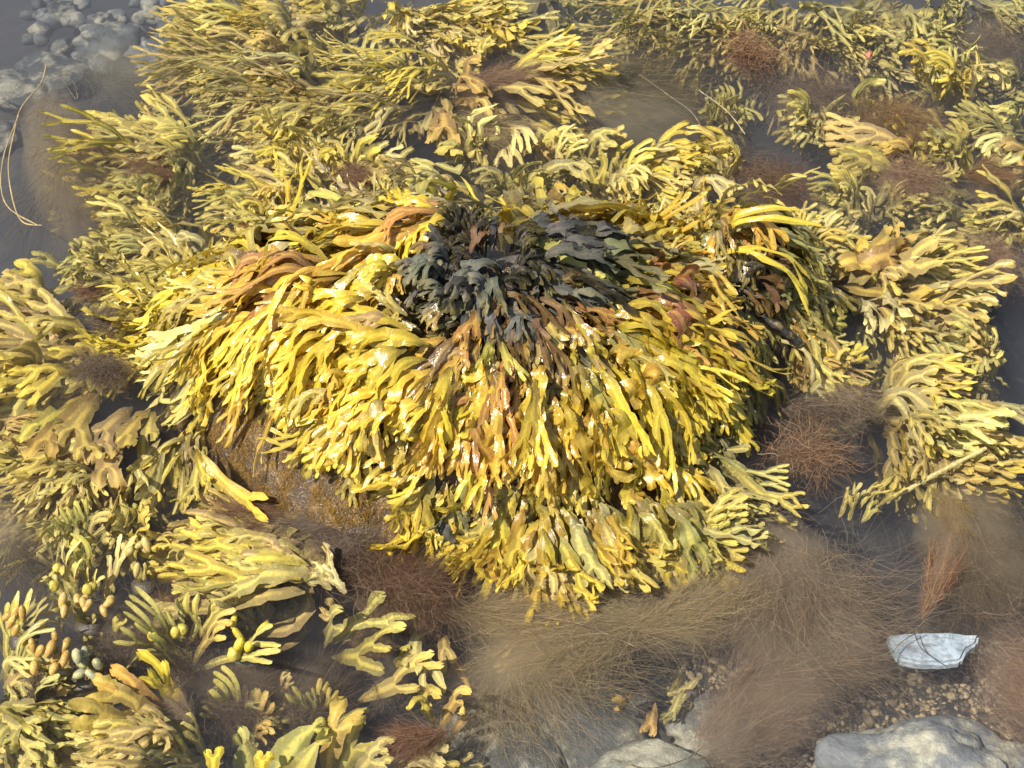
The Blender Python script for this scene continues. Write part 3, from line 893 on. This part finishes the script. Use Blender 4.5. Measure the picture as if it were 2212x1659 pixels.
W('pale leaf touching the right edge, tip above water', (2240, 520), (2165, 465), 40, 10, 'PL', group=G5, z1=.0)
W('dim fingers at the right edge near the top', (2240, 190), (2130, 140), 40, 14, 'DG', group=G5, z1=-.05)
W('small pale fan between the orange tan leaves and the rusty fuzz', (1880, 480), (1790, 400), 55, 22, 'PGL', group=G5)
W('olive fan right of the pale small fan', (1900, 470), (1960, 400), 55, 16, 'GPD', group=G5)
# ---------------------------------------------------------------- left and back of the boulder
G6 = 'wrack under water left of the boulder'
W('large yellow olive fan facing the murky left water', (470, 370), (180, 350), 52, 36, 'LPYL', group=G6, w=.0115)
W('broad dull leaves under the left facing fan', (450, 420), (240, 450), 40, 16, 'GDL', group=G6, w=.014, z1=-.06)
W('bright upright yellow fan behind the mound at left', (700, 420), (650, 290), 70, 34, 'YPYL', 'u', group=G6)
W('short forked yellow fringe right of the upright fan', (760, 430), (830, 350), 55, 24, 'PYL', 'u', group=G6)
W('long yellow blades sweeping left under the upright fan', (720, 450), (480, 400), 26, 18, 'YLP', group=G6)
W('tan and grey swept fan right behind the mound', (1000, 450), (800, 410), 24, 26, 'TPTD', group=G6, z1=.0)
W('broad twin leaves standing behind the mound', (1010, 400), (1015, 310), 26, 8, 'PGL', 'u', group=G6, w=.014, lv=2)
W('rounded pale lobes standing beside the twin leaves', (1060, 380), (1075, 310), 60, 10, 'PGL', 'u', group=G6, w=.012)
W('olive leaves and one long tan leaf in front of the hair cloud', (1180, 410), (1270, 320), 40, 16, 'GPT', 'u', group=G6, w=.013)
W('pale yellow comb of upright tips behind the back rim', (1300, 470), (1420, 370), 55, 36, 'PYLP', 'u', group=G6)
W('olive yellow fronds right of the upright comb', (1440, 450), (1520, 390), 45, 20, 'PLY', 'u', group=G6)
W('dull olive tufts in the dark gap behind the crown', (1130, 470), (1160, 420), 70, 18, 'GDP', 'u', group=G6)
W('broad olive fan with flattened tips at the left', (470, 570), (210, 505), 36, 30, 'LGPL', group=G6, w=.0115)
W('ruffled dark olive fan at the far left of the mound', (250, 610), (125, 565), 55, 20, 'GDL', group=G6)
W('yellow olive fan just above the left shoulder', (540, 630), (250, 640), 30, 30, 'YLPL', group=G6, z1=-.006)
W('crinkled yellow clump with a red fleck inside', (600, 480), (540, 430), 60, 18, 'YPA', group=G6, z1=.006)
W('olive blades left of the tan leaf', (640, 540), (520, 480), 36, 20, 'LGP', group=G6)
W('pointed yellow leaf with dark fuzz at the left edge', (170, 690), (-30, 630), 18, 12, 'YTL', group=G6, w=.015, lv=1)
W('long parallel yellow straps streaming off the left edge', (270, 790), (-60, 760), 22, 34, 'YTYL', group=G6, w=.013, z1=-.012, lv=2)
W('yellow straps below the parallel straps at left edge', (260, 820), (-30, 890), 22, 24, 'YLT', group=G6, w=.013, lv=2)
W('yellow bunch hanging off the left end of the bare rock', (405, 940), (320, 1070), 34, 24, 'YLPT', group=G6, z0=0)
W('orange brown fan at the lower left edge', (-60, 980), (110, 960), 30, 12, 'OTB', group=G6)
W('small forked yellow fan on the left edge below the straps', (220, 1000), (40, 1090), 34, 28, 'LPT', group=G6)
W('pale fingers under the big curved straps', (270, 1020), (130, 1130), 40, 22, 'PLG', group=G6)
# ---------------------------------------------------------------- lower left
G7 = 'wrack and bladder wrack at lower left'
W('tan translucent straps streaming left from the brown fuzz', (680, 1170), (370, 1120), 18, 18, 'TLT', group=G7, w=.012)
W('yellow straps streaming left below the brown fuzz', (710, 1245), (390, 1205), 15, 18, 'TYL', group=G7, w=.012)
W('bushy tan and yellow plant by the lower edge', (450, 1610), (190, 1580), 26, 16, 'TOPL', group=G7)
W('pale forks lying at the bottom edge', (470, 1640), (210, 1610), 24, 22, 'PTL', group=G7, z1=-.01)
W('forked tan leaf in the lower left corner', (170, 1480), (50, 1620), 26, 8, 'TPG', group=G7, w=.013)
W('olive leaves in the lower left corner', (-40, 1540), (110, 1560), 30, 14, 'GTL', group=G7, w=.012)
W('pale fork cluster under the ochre pods', (20, 1500), (100, 1520), 40, 12, 'PG', group=G7)
W('narrow orange leaf curling beside the flat forks', (920, 1350), (940, 1480), 16, 4, 'OTP', group=G7, w=.008, lv=1)
W('tan straps at the bottom edge under the brown tuft', (830, 1680), (950, 1620), 30, 10, 'TPL', group=G7)
W('pair of small cream forks below the bare rock', (740, 1290), (715, 1245), 28, 4, 'PT', 'u', w=.008, group=G7, z1=.0)
W('weed wrapped orange leaf lying over murky stones', (1400, 1480), (1370, 1550), 10, 2, 'TO', group=G7, w=.012, lv=1, z0=-.10, z1=-.08)
W('dim olive fork beside the weed wrapped leaf', (1500, 1470), (1430, 1510), 24, 4, 'GD', group=G7, z0=-.08, z1=-.07)
W('faint yellow blades inside the brown feather weed', (1200, 1330), (1120, 1440), 60, 12, 'TGL', group=G7, z0=-.06, z1=-.07)

W('dim olive branches in the blue water left of the spear leaves', (520, 1520), (600, 1450), 70, 16, 'DGT', 'f', w=.006, group=G7, z1=-.06)
X('antler like plant with round bladders over dark water', [(410, 1452, 395, 1276, 3), (415, 1450, 298, 1326, 3), (410, 1450, 498, 1352, 2), (432, 1420, 450, 1298, 2), (400, 1455, 300, 1400, 1), (412, 1455, 598, 1424, 2)], 'PGL', G7, w=.005, bladders=[(0, 380, 1366, .010), (0, 394, 1360, .010), (1, 331, 1373, .010), (5, 505, 1414, .012), (5, 512, 1405, .009)])
X('three pale antler fronds meeting at the bright yellow pods', [(562, 1362, 438, 1280, 3), (575, 1356, 522, 1248, 3), (560, 1350, 470, 1262, 2)], 'PGL', G7, w=.0052)
X('tall finely forked plant with swollen bladders at lower left', [(190, 1345, 205, 1208, 3), (180, 1225, 148, 1092, 3), (200, 1240, 228, 1128, 3), (152, 1275, 94, 1172, 2), (160, 1300, 88, 1242, 2), (170, 1330, 98, 1322, 2), (205, 1300, 150, 1190, 2), (220, 1330, 250, 1170, 3), (185, 1340, 130, 1230, 3)], 'PGPL', G7, w=.0052, bladders=[(0, 190, 1274, .011), (0, 200, 1268, .009), (1, 165, 1175, .010), (2, 190, 1170, .009), (3, 125, 1228, .010), (4, 118, 1265, .010)])
X('finely forked spray right of the tall forked plant', [(300, 1200, 282, 1098, 3), (310, 1210, 320, 1100, 3), (295, 1195, 258, 1120, 2), (290, 1240, 300, 1150, 2)], 'PLG', G7)
X('pale green fork with bright midrib right of the yellow pods', [(705, 1398, 892, 1306, 2, .0105), (700, 1400, 740, 1350, 1, .008)], 'PG', G7, style='strap', z1=-.004)
X('pale green fork lying flat below the other fork', [(718, 1418, 930, 1434, 3, .0115)], 'PG', G7, style='strap')
X('olive fork low over the dark water at bottom middle', [(770, 1515, 935, 1470, 2, .009), (900, 1500, 945, 1525, 1, .010), (860, 1460, 880, 1410, 1, .008)], 'GLP', G7, style='strap', z1=-.03)
X('two small forks above the murky stones at bottom middle', [(948, 1580, 1002, 1510, 1, .007), (940, 1570, 905, 1522, 1, .006), (975, 1590, 1022, 1560, 0, .007)], 'LPT', G7, style='strap')
X('pair of broad spear leaves with pale midribs at the bottom', [(552, 1720, 492, 1560, 1, .020), (585, 1720, 688, 1560, 1, .021), (600, 1730, 705, 1590, 1, .017)], 'GL', G7, style='spear', lv=1, z0=-.08)
X('yellow stub forks standing between the broad spear leaves', [(460, 1690, 455, 1606, 1, .007), (570, 1690, 572, 1618, 1, .007)], 'Y', G7, style='strap', z0=-.03, z1=.004)
X('antler shaped leaf right of the broad spear leaves', [(705, 1720, 755, 1550, 1, .012), (715, 1715, 818, 1558, 1, .013), (760, 1690, 850, 1620, 2, .009)], 'LPT', G7, style='strap')
X('bright tipped blade pointing up left over dark water', [(430, 1590, 264, 1432, 1, .0085), (400, 1560, 322, 1440, 1, .007)], 'YL', G7, style='strap', z1=.0)
X('orange tan blades above the bushy plant', [(430, 1600, 196, 1518, 2, .015), (420, 1580, 230, 1470, 1, .012)], 'OT', G7, style='strap')
X('two big curved straps bending down at the left', [(210, 845, 95, 1035, 2, .017), (215, 850, 150, 1020, 2, .015), (190, 870, 60, 960, 1, .014)], 'LTG', G6, style='strap', lv=1, z0=-.05, z1=-.012)
X('row of straps with bright midribs hanging down at left', [(285, 878, 180, 1008, 2, .015), (322, 882, 240, 1035, 2, .016), (332, 890, 325, 985, 2, .012), (300, 890, 215, 1060, 1, .014)], 'LTL', G6, style='strap', lv=1, z0=-.05, z1=-.012)
X('thin amber straps crossing the bare rock', [(420, 962, 560, 1105, 1, .008), (422, 970, 500, 1060, 1, .008), (425, 975, 455, 1050, 1, .007)], 'YLT', G6, style='strap', z0=.03, z1=.0, up=1.2)
X('olive stubs in the dark water between the pods and the bushy plant', [(130, 1500, 70, 1452, 1), (180, 1500, 210, 1420, 2), (240, 1540, 250, 1460, 1)], 'GL', G7, z1=-.03)
X('dull slender forks deep between antler plant and spear leaves', [(520, 1600, 470, 1480, 3), (530, 1600, 560, 1490, 3), (540, 1610, 620, 1520, 3), (520, 1600, 430, 1520, 2), (545, 1600, 590, 1580, 2)], 'DGT', G7, z0=-.14, z1=-.05, w=.005)
X('slender olive forks in the gap right of the ochre pods', [(250, 1460, 215, 1370, 3), (255, 1460, 270, 1360, 3), (260, 1470, 330, 1440, 2), (245, 1465, 160, 1440, 2)], 'GDL', G7, z0=-.12, z1=-.03, w=.0048)
X('slender pale forks low between flat forks and bottom antler leaf', [(680, 1590, 640, 1480, 3), (690, 1590, 720, 1490, 3), (700, 1590, 780, 1560, 2)], 'GLD', G7, z0=-.12, z1=-.05, w=.005)
X('thin forked sprigs at the left edge beside the ochre pods', [(10, 1480, 40, 1290, 3), (0, 1470, 90, 1300, 3), (20, 1500, 130, 1390, 3), (10, 1420, -10, 1260, 2)], 'GPL', G7, z0=-.12, z1=-.02, w=.0048)
F('dark brown tangle filling the lower left gaps', (330, 1500), (640, 1540), 170, 1800, (.15, .10, .065), 'mat', -.09, .03, L=.07, fog=4)
F('dark brown tangle between tall forked plant and antler plant', (250, 1380), (380, 1420), 120, 1200, (.15, .095, .06), 'mat', -.07, .03, L=.06, fog=4)
# ochre pods, loose bunches of swollen fruiting tips
def pods(label, px, py, n, sx, sy, col, seed):
    rng = np.random.default_rng(300 + seed)
    p = at(px, py, -0.01)
    root = empty('pod_cluster', p)
    tag(root, label, 'seaweed pods', 'bunches of ochre pods')
    st = link('stem', knob_mesh('stem', 0.018, rng, 0.5), STIPE, root); st.color = (0.06, 0.05, 0.03, 1); st.location = (0, 0, -.03)
    for i in range(n):
        q = at(px + rng.uniform(-sx, sx), py + rng.uniform(-sy, sy), -0.008 + rng.uniform(-.012, .012))
        b = link('pod', bead_mesh('pod', rng.uniform(.016, .025), rng.uniform(.0046, .0066), rng), FRUIT, root)
        b.location = Vector(q - p)
        b.rotation_euler = (0, rng.uniform(-1.1, 0.1), rng.uniform(0.3, 2.6))
        tq = np.linspace(0, 1, 6)[:, None]; e = q - p
        Sx = e * tq + np.array([0, 0, -.03]) * (1 - tq) ** 2
        nn = np.tile(np.array([0, -.4, .9]), (6, 1))
        sm, _ = frond_mesh(Sx, nn, max(.02, float(np.linalg.norm(e))), .0032, 0, rng, 'narrow', 'stalk')
        sk = link('stalk', sm, BLADE, root); sk.color = (.34, .28, .1, 1)
        k = rng.uniform(.8, 1.15)
        b.color = (col[0] * k, col[1] * k, col[2] * k, 1)
pods('ochre pods in a pair beside the lower left edge', 40, 1350, 6, 40, 30, (.55, .33, .08), 1)
pods('ochre pods in a dense row in the lower left', 95, 1430, 12, 55, 40, (.55, .32, .08), 2)
pods('ochre pods at the foot of the tall bladder plant', 185, 1320, 12, 60, 18, (.58, .38, .12), 3)
pods('pale tan pods right of the tall bladder plant', 300, 1235, 6, 30, 55, (.58, .42, .14), 4)
pods('small grey pods scattered above the dark water', 170, 1440, 8, 60, 35, (.34, .33, .2), 5)
pods('bright yellow pods on the olive branch', 530, 1385, 5, 30, 30, (.66, .5, .04), 6)

# crumpled coloured leaves
W('red crumpled patch on the right shoulder of the mound', (1400, 685), (1490, 725), 40, 10, 'R', 'd', w=.018, lv=0, stag=.6, group=G1, lift=.025, knob=False)
W('large tan orange leaf lying back left of the mound', (690, 590), (540, 570), 16, 8, 'QQR', 'd', w=.018, lv=1, group=G1, lift=.03, stag=.5, knob=False)
W('glossy orange blistered leaf on the right front face', (1350, 880), (1430, 960), 14, 4, 'A', 'd', w=.02, lv=1, group=G1, lift=.03, knob=False)
W('dark orange strip in the cleft of the middle front', (1010, 960), (1030, 1090), 8, 3, 'O', 'd', w=.016, lv=0, group=G1, lift=.02, knob=False)
W('big dark olive strip lying between the left fans', (590, 660), (430, 690), 10, 4, 'B', 'd', w=.016, lv=1, group=G1, lift=.02, knob=False)

# ---------------------------------------------------------------- brown filament weed
BR, TN, RU, DK, OG = (.27, .20, .13), (.38, .29, .15), (.30, .19, .12), (.17, .125, .095), (.40, .21, .095)
F('long feathery tan weed under the lowest fan, streaming left', (1420, 1330), (1010, 1430), 260, 3200, TN, 'plume', -.05, .04)
F('feathery tan weed rooted at the brown fuzz, streaming right', (950, 1320), (1480, 1330), 190, 3000, TN, 'plume', -.045, .03)
F('feathery tan plume under the right foot, streaming right', (1350, 1370), (1660, 1260), 190, 2200, TN, 'plume', -.045, .03)
F('tan veil of hair over the murky stones', (1090, 1400), (1180, 1530), 420, 2600, TN, 'cloud', -.08, .04, L=.13, fog=7)
F('wide brown hair cloud left of the white slate', (1620, 1120), (1800, 1460), 330, 5200, BR, 'cloud', -.07, .05, L=.15, fog=34)
F('brown plume pointing down left in the hair cloud', (1800, 1190), (1600, 1430), 220, 2400, BR, 'plume', -.04, .03)
F('brown plume brushing the white slate', (1560, 1480), (1930, 1400), 180, 2200, BR, 'plume', -.06, .03)
F('greenish brown cloud at the right edge', (2050, 1050), (2150, 1330), 260, 3600, (.16, .11, .055), 'cloud', -.08, .05, L=.14, fog=34)
F('reddish brown cloud right of the white slate', (2170, 1330), (2190, 1600), 170, 2200, RU, 'cloud', -.06, .04, L=.11, fog=6)
F('brown hair over the gravel between white slate and grey boulder', (1500, 1590), (1800, 1500), 260, 1200, RU, 'plume', -.07, .04, fog=9)
F('brown hair beside the pale round stone', (1480, 1600), (1640, 1640), 220, 1600, BR, 'cloud', -.07, .03, L=.1, fog=7)
F('orange rope like tuft pointing down at the far right', (1990, 1338), (2085, 1110), 80, 420, OG, 'plume', -.055, .012, hair=.00045, L=.10, curl=.9, fan=.12)
F('golden hairs trailing from the top of the orange tuft', (2010, 1050), (2095, 1180), 90, 700, (.3, .2, .06), 'plume', -.04, .03)
F('curled auburn swirl beside the right edge of the mound', (1660, 970), (1800, 985), 75, 700, (.27, .155, .085), 'mat', -.035, .01, hair=.0004, L=.06, curl=1.3)
F('dark root fuzz leading to the far right fan', (1680, 880), (1890, 890), 70, 1600, DK, 'plume', -.02, .03)
F('brown fuzz at the root of the far right fan', (1770, 850), (1880, 890), 60, 900, BR, 'mat', -.015, .02, L=.05)
F('greyish hair cloud at the top right of middle', (1230, 120), (1480, 290), 250, 4200, (.15, .125, .07), 'cloud', -.05, .05, L=.16, fog=34)
F('smooth tan hair tongue behind the twin leaves', (940, 260), (1190, 300), 110, 2800, TN, 'plume', -.025, .02, curl=.5)
F('brown fuzz on the tan arms near the top middle', (990, 180), (1200, 150), 90, 1500, RU, 'plume', -.02, .02)
F('round rusty hair tuft near the top right', (1600, 80), (1650, 140), 85, 900, (.27, .15, .08), 'mat', -.02, .02, L=.05, hair=.0007)
F('dark brown thicket behind the broad upright leaf', (1650, 210), (1850, 250), 170, 3000, DK, 'mat', -.06, .05, L=.08)
F('rusty fuzz on the stem of the pale upright fan', (1610, 350), (1720, 440), 130, 2200, (.18, .10, .06), 'mat', -.03, .03, L=.06)
F('tan fuzz under the plant with bright knobs', (1850, 220), (2010, 300), 110, 2200, (.25, .15, .07), 'mat', -.03, .03, L=.07)
F('rusty fuzz between the tan blades and bright forks', (1890, 370), (2020, 410), 90, 1500, RU, 'mat', -.03, .03, L=.06)
F('tan fuzz streaming off the right edge', (2080, 380), (2230, 360), 100, 1400, (.27, .15, .07), 'plume', -.02, .02)
F('brown fuzz at the upper right corner', (2060, 90), (2200, 130), 110, 1800, DK, 'mat', -.06, .04, L=.09)
F('brown tuft hanging on the dim round leaves', (2130, 520), (2180, 600), 90, 1000, RU, 'mat', -.04, .03, L=.07)
F('smooth grey brown hair cloud in the murky left water', (90, 180), (170, 520), 170, 2600, (.15, .11, .06), 'cloud', -.06, .05, L=.2, curl=.4, fog=34)
F('pale veil over the stones at the upper left', (190, 130), (330, 210), 180, 1500, (.2, .18, .12), 'cloud', -.09, .03, L=.14, curl=.4, fog=4)
F('brown fuzz at the root of the left facing fan', (380, 380), (260, 340), 100, 1500, (.2, .11, .06), 'plume', -.02, .02)
F('rusty wisps at the murky edge of the left facing fan', (210, 300), (180, 370), 90, 700, RU, 'mat', -.05, .03, L=.06)
F('brown fuzz in the upright yellow fan', (720, 400), (800, 370), 70, 1500, (.22, .12, .07), 'mat', -.01, .012, L=.04)
F('brown fuzz on the brown olive fan at top left', (640, 130), (480, 160), 70, 1000, BR, 'plume', -.02, .02)
F('rusty wisps on the ruffled dark olive fan', (230, 620), (150, 650), 70, 900, (.24, .11, .07), 'plume', -.015, .02)
F('dark wet fuzz at the root of the parallel straps', (290, 800), (170, 790), 60, 1600, DK, 'mat', .0, .012, L=.04)
F('dark wet fuzz on the stump left of the mound', (190, 700), (240, 680), 60, 700, DK, 'mat', .002, .012, L=.035)
F('brown hair swept around the left of the bare rock', (720, 1130), (420, 1080), 120, 2400, (.2, .11, .06), 'plume', -.02, .015)
F('dark hair in front of the bare rock', (830, 1120), (560, 1130), 70, 2200, DK, 'plume', -.005, .015)
F('frizzy brown weed right of the small cream forks', (760, 1230), (960, 1290), 140, 3000, (.14, .075, .045), 'mat', -.015, .02, L=.06)
F('frizzy dark weed above the lower left straps', (640, 1180), (780, 1190), 80, 1200, DK, 'mat', -.01, .015, L=.05)
F('reddish feather weed behind the antler plant', (440, 1400), (420, 1250), 170, 2000, (.2, .1, .06), 'plume', -.06, .03, L=.1, fog=4)
F('brown branching weed under the olive branch', (520, 1560), (560, 1440), 140, 1800, (.14, .085, .05), 'plume', -.08, .03, L=.09, fog=4)
F('brown branching weed over dark blue water', (640, 1600), (700, 1430), 160, 1800, (.13, .085, .05), 'plume', -.08, .03, L=.09, fog=4)
F('brown wisps in the lower left pods', (120, 1440), (60, 1520), 70, 900, BR, 'plume', -.03, .02)
F('dark wisps between pods and antler plant', (290, 1310), (230, 1460), 130, 1500, DK, 'mat', -.07, .03, L=.07, fog=4)
F('rusty brown tuft at the bottom edge right of the antler leaf', (970, 1580), (830, 1610), 70, 1400, (.24, .12, .07), 'plume', -.02, .015, L=.06)
F('brown thread weed under the flat forks', (850, 1440), (840, 1560), 110, 1300, DK, 'plume', -.08, .03, fog=4)
F('brown wisps among the bushy tan plant', (420, 1560), (330, 1480), 90, 1100, BR, 'plume', -.05, .03, fog=4)
F('brown cloud at the left edge below the straps', (0, 1140), (60, 1240), 120, 1400, (.15, .11, .06), 'cloud', -.09, .03, L=.1, fog=9)
F('brown hair in the left edge straps', (60, 690), (-20, 660), 70, 900, (.2, .12, .06), 'plume', -.03, .02)

# golden brown turf on the bare rock
def turf():
    rng = np.random.default_rng(55)
    P = []
    while len(P) < 9000:
        q = surf(rng.uniform(430, 900), rng.uniform(880, 1130), -.03)
        if q[2] > -.028 and vnoise(q[0], q[1], 40.0, 3.0) + .5 * vnoise(q[0], q[1], 90.0, 1.0) > rng.uniform(-.5, .5): P.append(q)
    P = np.array(P); n = len(P)
    d = np.stack([rng.normal(0, .5, n), rng.normal(-.5, .4, n), rng.normal(.35, .3, n)], 1)
    d /= np.linalg.norm(d, axis=1, keepdims=True)
    t = np.linspace(0, 1, 5)[None, :, None]
    L = rng.uniform(.003, .011, n)[:, None, None]
    Q = P[:, None, :] + d[:, None, :] * L * t + np.array([0, 0, -1.0]) * L * t ** 2 * .6 + rng.normal(0, .0015, (n, 5, 3)) * t
    V, F_ = ribbons(Q, .0005, rng)
    o = link('rock_turf', mesh_np('rock_turf', V - P[0], F_, smooth=False), FIL)
    o.location = P[0]; o.color = (.33, .19, .03, 1)
    tag(o, 'golden brown algae turf growing on the bare rock face', None, None, 'stuff')
turf()

# ---------------------------------------------------------------- stones
slab('white angular slate lying in brown hair at lower right', [(1918, 1370), (1990, 1364), (2118, 1367), (2112, 1388), (2090, 1402), (2078, 1428), (2040, 1433), (1985, 1430), (1945, 1424), (1930, 1400)], -.06, .016, (.32, .38, .41), CHALK)
stone('large grey boulder with a cream crust at the bottom right', 1985, 1690, -.088, .132, .36, (.15, .155, .15), STONE, 11, .1, 'boulder_stone', .3, None, 5, (0, 0), .62)
stone('pale rounded stone cut by the bottom edge', 1400, 1712, -.095, .08, .45, (.17, .17, .13), STONE, 14, .3, 'boulder_stone', .15, None, 4, (0, 0), .8)
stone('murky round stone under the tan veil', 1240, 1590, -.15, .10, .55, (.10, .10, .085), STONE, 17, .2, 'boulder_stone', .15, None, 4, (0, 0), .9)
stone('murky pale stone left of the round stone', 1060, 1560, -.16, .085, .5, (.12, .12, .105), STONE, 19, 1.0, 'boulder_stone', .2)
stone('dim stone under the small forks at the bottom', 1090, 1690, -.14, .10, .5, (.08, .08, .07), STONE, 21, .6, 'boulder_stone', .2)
stone('small grey stone beside the pale rounded stone', 1520, 1570, -.12, .05, .5, (.13, .13, .11), STONE, 23, .6, 'stone', .2)
G8 = 'stones on the clear bed at upper left'
for i, (lab, px, py, sz, fl, col) in enumerate([
    ('pale lumpy stone, widest at the upper left', 235, 85, .085, .45, (0.096, 0.107, 0.095)),
    ('pale flat slab beside the wide yellow fan', 345, 105, .07, .35, (0.083, 0.093, 0.091)),
    ('dark oval stone above the pale lumpy stone', 215, 52, .045, .5, (0.032, 0.040, 0.041)),
    ('grey slab under the murky veil', 110, 160, .11, .3, (0.060, 0.068, 0.063)),
    ('small upright grey stone near the top edge', 330, 32, .035, .8, (0.055, 0.059, 0.048)),
    ('round stone between slab and yellow fan', 385, 60, .03, .7, (0.050, 0.059, 0.057)),
    ('pale stone at the left edge in brown murk', 5, 295, .06, .5, (0.106, 0.103, 0.082)),
    ('grey stone below the pale flat slab', 330, 145, .06, .4, (0.110, 0.114, 0.102)),
    ('dim slab at the upper left edge', 40, 190, .1, .3, (0.046, 0.055, 0.050)),
    ('long grey stone between dark oval and pale slab', 285, 70, .04, .5, (0.091, 0.098, 0.090)),
    ('dark stone at the top edge beside the hanging weed', 130, 25, .05, .5, (0.023, 0.028, 0.028)),
    ('dim round stone in the channel under the hooked straps', 900, 290, .05, .7, (0.034, 0.040, 0.035)),
    ('dim oval stone in the channel beside the tan tongue', 880, 240, .05, .7, (0.032, 0.038, 0.028))]):
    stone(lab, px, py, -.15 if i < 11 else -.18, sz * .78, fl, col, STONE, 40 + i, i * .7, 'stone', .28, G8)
rp = np.random.default_rng(77)
for i in range(80):
    px, py = rp.uniform(60, 430), rp.uniform(-10, 150)
    o = stone('small grey blue pebble among the stones at upper left', px, py, -.155, rp.uniform(.012, .03), rp.uniform(.4, .8), np.array((.09, .095, .09)) * rp.uniform(.6, 1.8), STONE, 90 + i, rp.uniform(0, 3), 'pebble', .25, 'pebbles at upper left', 2, cat='pebble')
stone('coral red fleck in the dark weed at upper right', 1877, 118, -.03, .013, .5, (.55, .16, .10), STIPE, 201, 1.2, 'coral_chip', .3, None, 3, (0, 0), .45, 'chip')

def gravel():
    rng = np.random.default_rng(91)
    V, Q, k = [], [], 0
    ico = knob_mesh('tmp', 1.0, rng, 0.7, 1, 0.3)
    iv = np.array([v.co for v in ico.vertices]); iq = np.array([p.vertices for p in ico.polygons])
    bpy.data.meshes.remove(ico)
    for _ in range(6000):
        p = at(rng.uniform(1450, 2350), rng.uniform(1330, 1720), -.17)
        z = float(bed(p[0], p[1]))
        r = rng.uniform(.0018, .0052) * (2.0 if rng.random() < .05 else 1)
        a = rng.uniform(0, 6.28); c, s = math.cos(a), math.sin(a)
        w = iv * np.array([1, rng.uniform(.5, 1), rng.uniform(.4, .9)]) * r
        w = np.stack([w[:, 0] * c - w[:, 1] * s, w[:, 0] * s + w[:, 1] * c, w[:, 2]], 1) + [p[0], p[1], z + r * .2]
        V.append(w); Q.append(iq + k); k += len(iv)
    o = link('gravel', mesh_np('gravel', np.concatenate(V), np.concatenate(Q)), GRAVEL)
    o.color = (.34, .25, .13, 1)
    tag(o, 'tan gravel on the bed at lower right', None, None, 'stuff')

def gravel_material():
    m, nt, out = mat_new('gravel')
    g = NT(nt)
    r = g.n('ShaderNodeNewGeometry').outputs['Random Per Island']
    c = g.mix(g.ramp(r, .1, 1.0), (.10, .075, .05, 1), (.50, .38, .21, 1))
    p = g.n('ShaderNodeBsdfPrincipled'); g.l(c, p.inputs['Base Color']); p.inputs['Roughness'].default_value = .7
    g.l(p.outputs[0], out.inputs[0])
    return m
GRAVEL = gravel_material()
gravel()

# ---------------------------------------------------------------- single strands
TS = (.42, .31, .13)
strand('long tan cord looping through the murky left water', [(100, 140), (88, 180), (45, 235), (30, 290), (18, 360), (30, 440), (50, 480), (90, 487)], -.02, .0013, TS)
strand('second tan cord at the left edge, curling to a point', [(40, 250), (10, 330), (2, 400), (20, 450), (80, 486)], -.02, .0012, TS)
strand('dark thin hairpin strand in the upper left murk', [(125, 155), (165, 215), (160, 180), (130, 150)], -.05, .001, (.08, .07, .05))
strand('straight pale stalk crossing the far right fan', [(1915, 1085), (2020, 1025), (2130, 968)], [-.06, -.03, -.004], .0035, (.42, .36, .14))
strand('olive stalk bent in the water right of the black stalks', [(1690, 735), (1735, 755), (1755, 790), (1755, 825)], [.0, .004, .0, -.02], .004, (.3, .24, .1))
strand('dark hair crossing the white slate from its middle', [(1975, 1365), (1990, 1400), (2030, 1430)], -.04, .0008, (.06, .05, .04))
strand('dark hair curving over the left of the white slate', [(1990, 1362), (1950, 1385), (1920, 1420)], -.04, .0006, (.06, .05, .04))
strand('dark hair arching over the pale rounded stone', [(1320, 1640), (1400, 1660), (1480, 1640), (1520, 1610)], -.02, .0008, (.06, .045, .035))
strand('dark root thread from the brown fuzz to the murky stones', [(1150, 1330), (1260, 1350), (1380, 1400)], -.02, .0009, (.1, .06, .04))
strand('dark thread looping by the coral chip cloud', [(1380, 160), (1450, 210), (1500, 250), (1540, 330)], -.01, .0008, (.2, .15, .1))
strand('pale wiry thread in front of the zigzag plant', [(1510, 195), (1570, 240), (1610, 290)], -.008, .001, (.35, .3, .2))
strand('black bent stalk lying right of the black stalks', [(1620, 670), (1680, 705), (1730, 745)], [.05, .04, .01], .007, (.02, .018, .015))
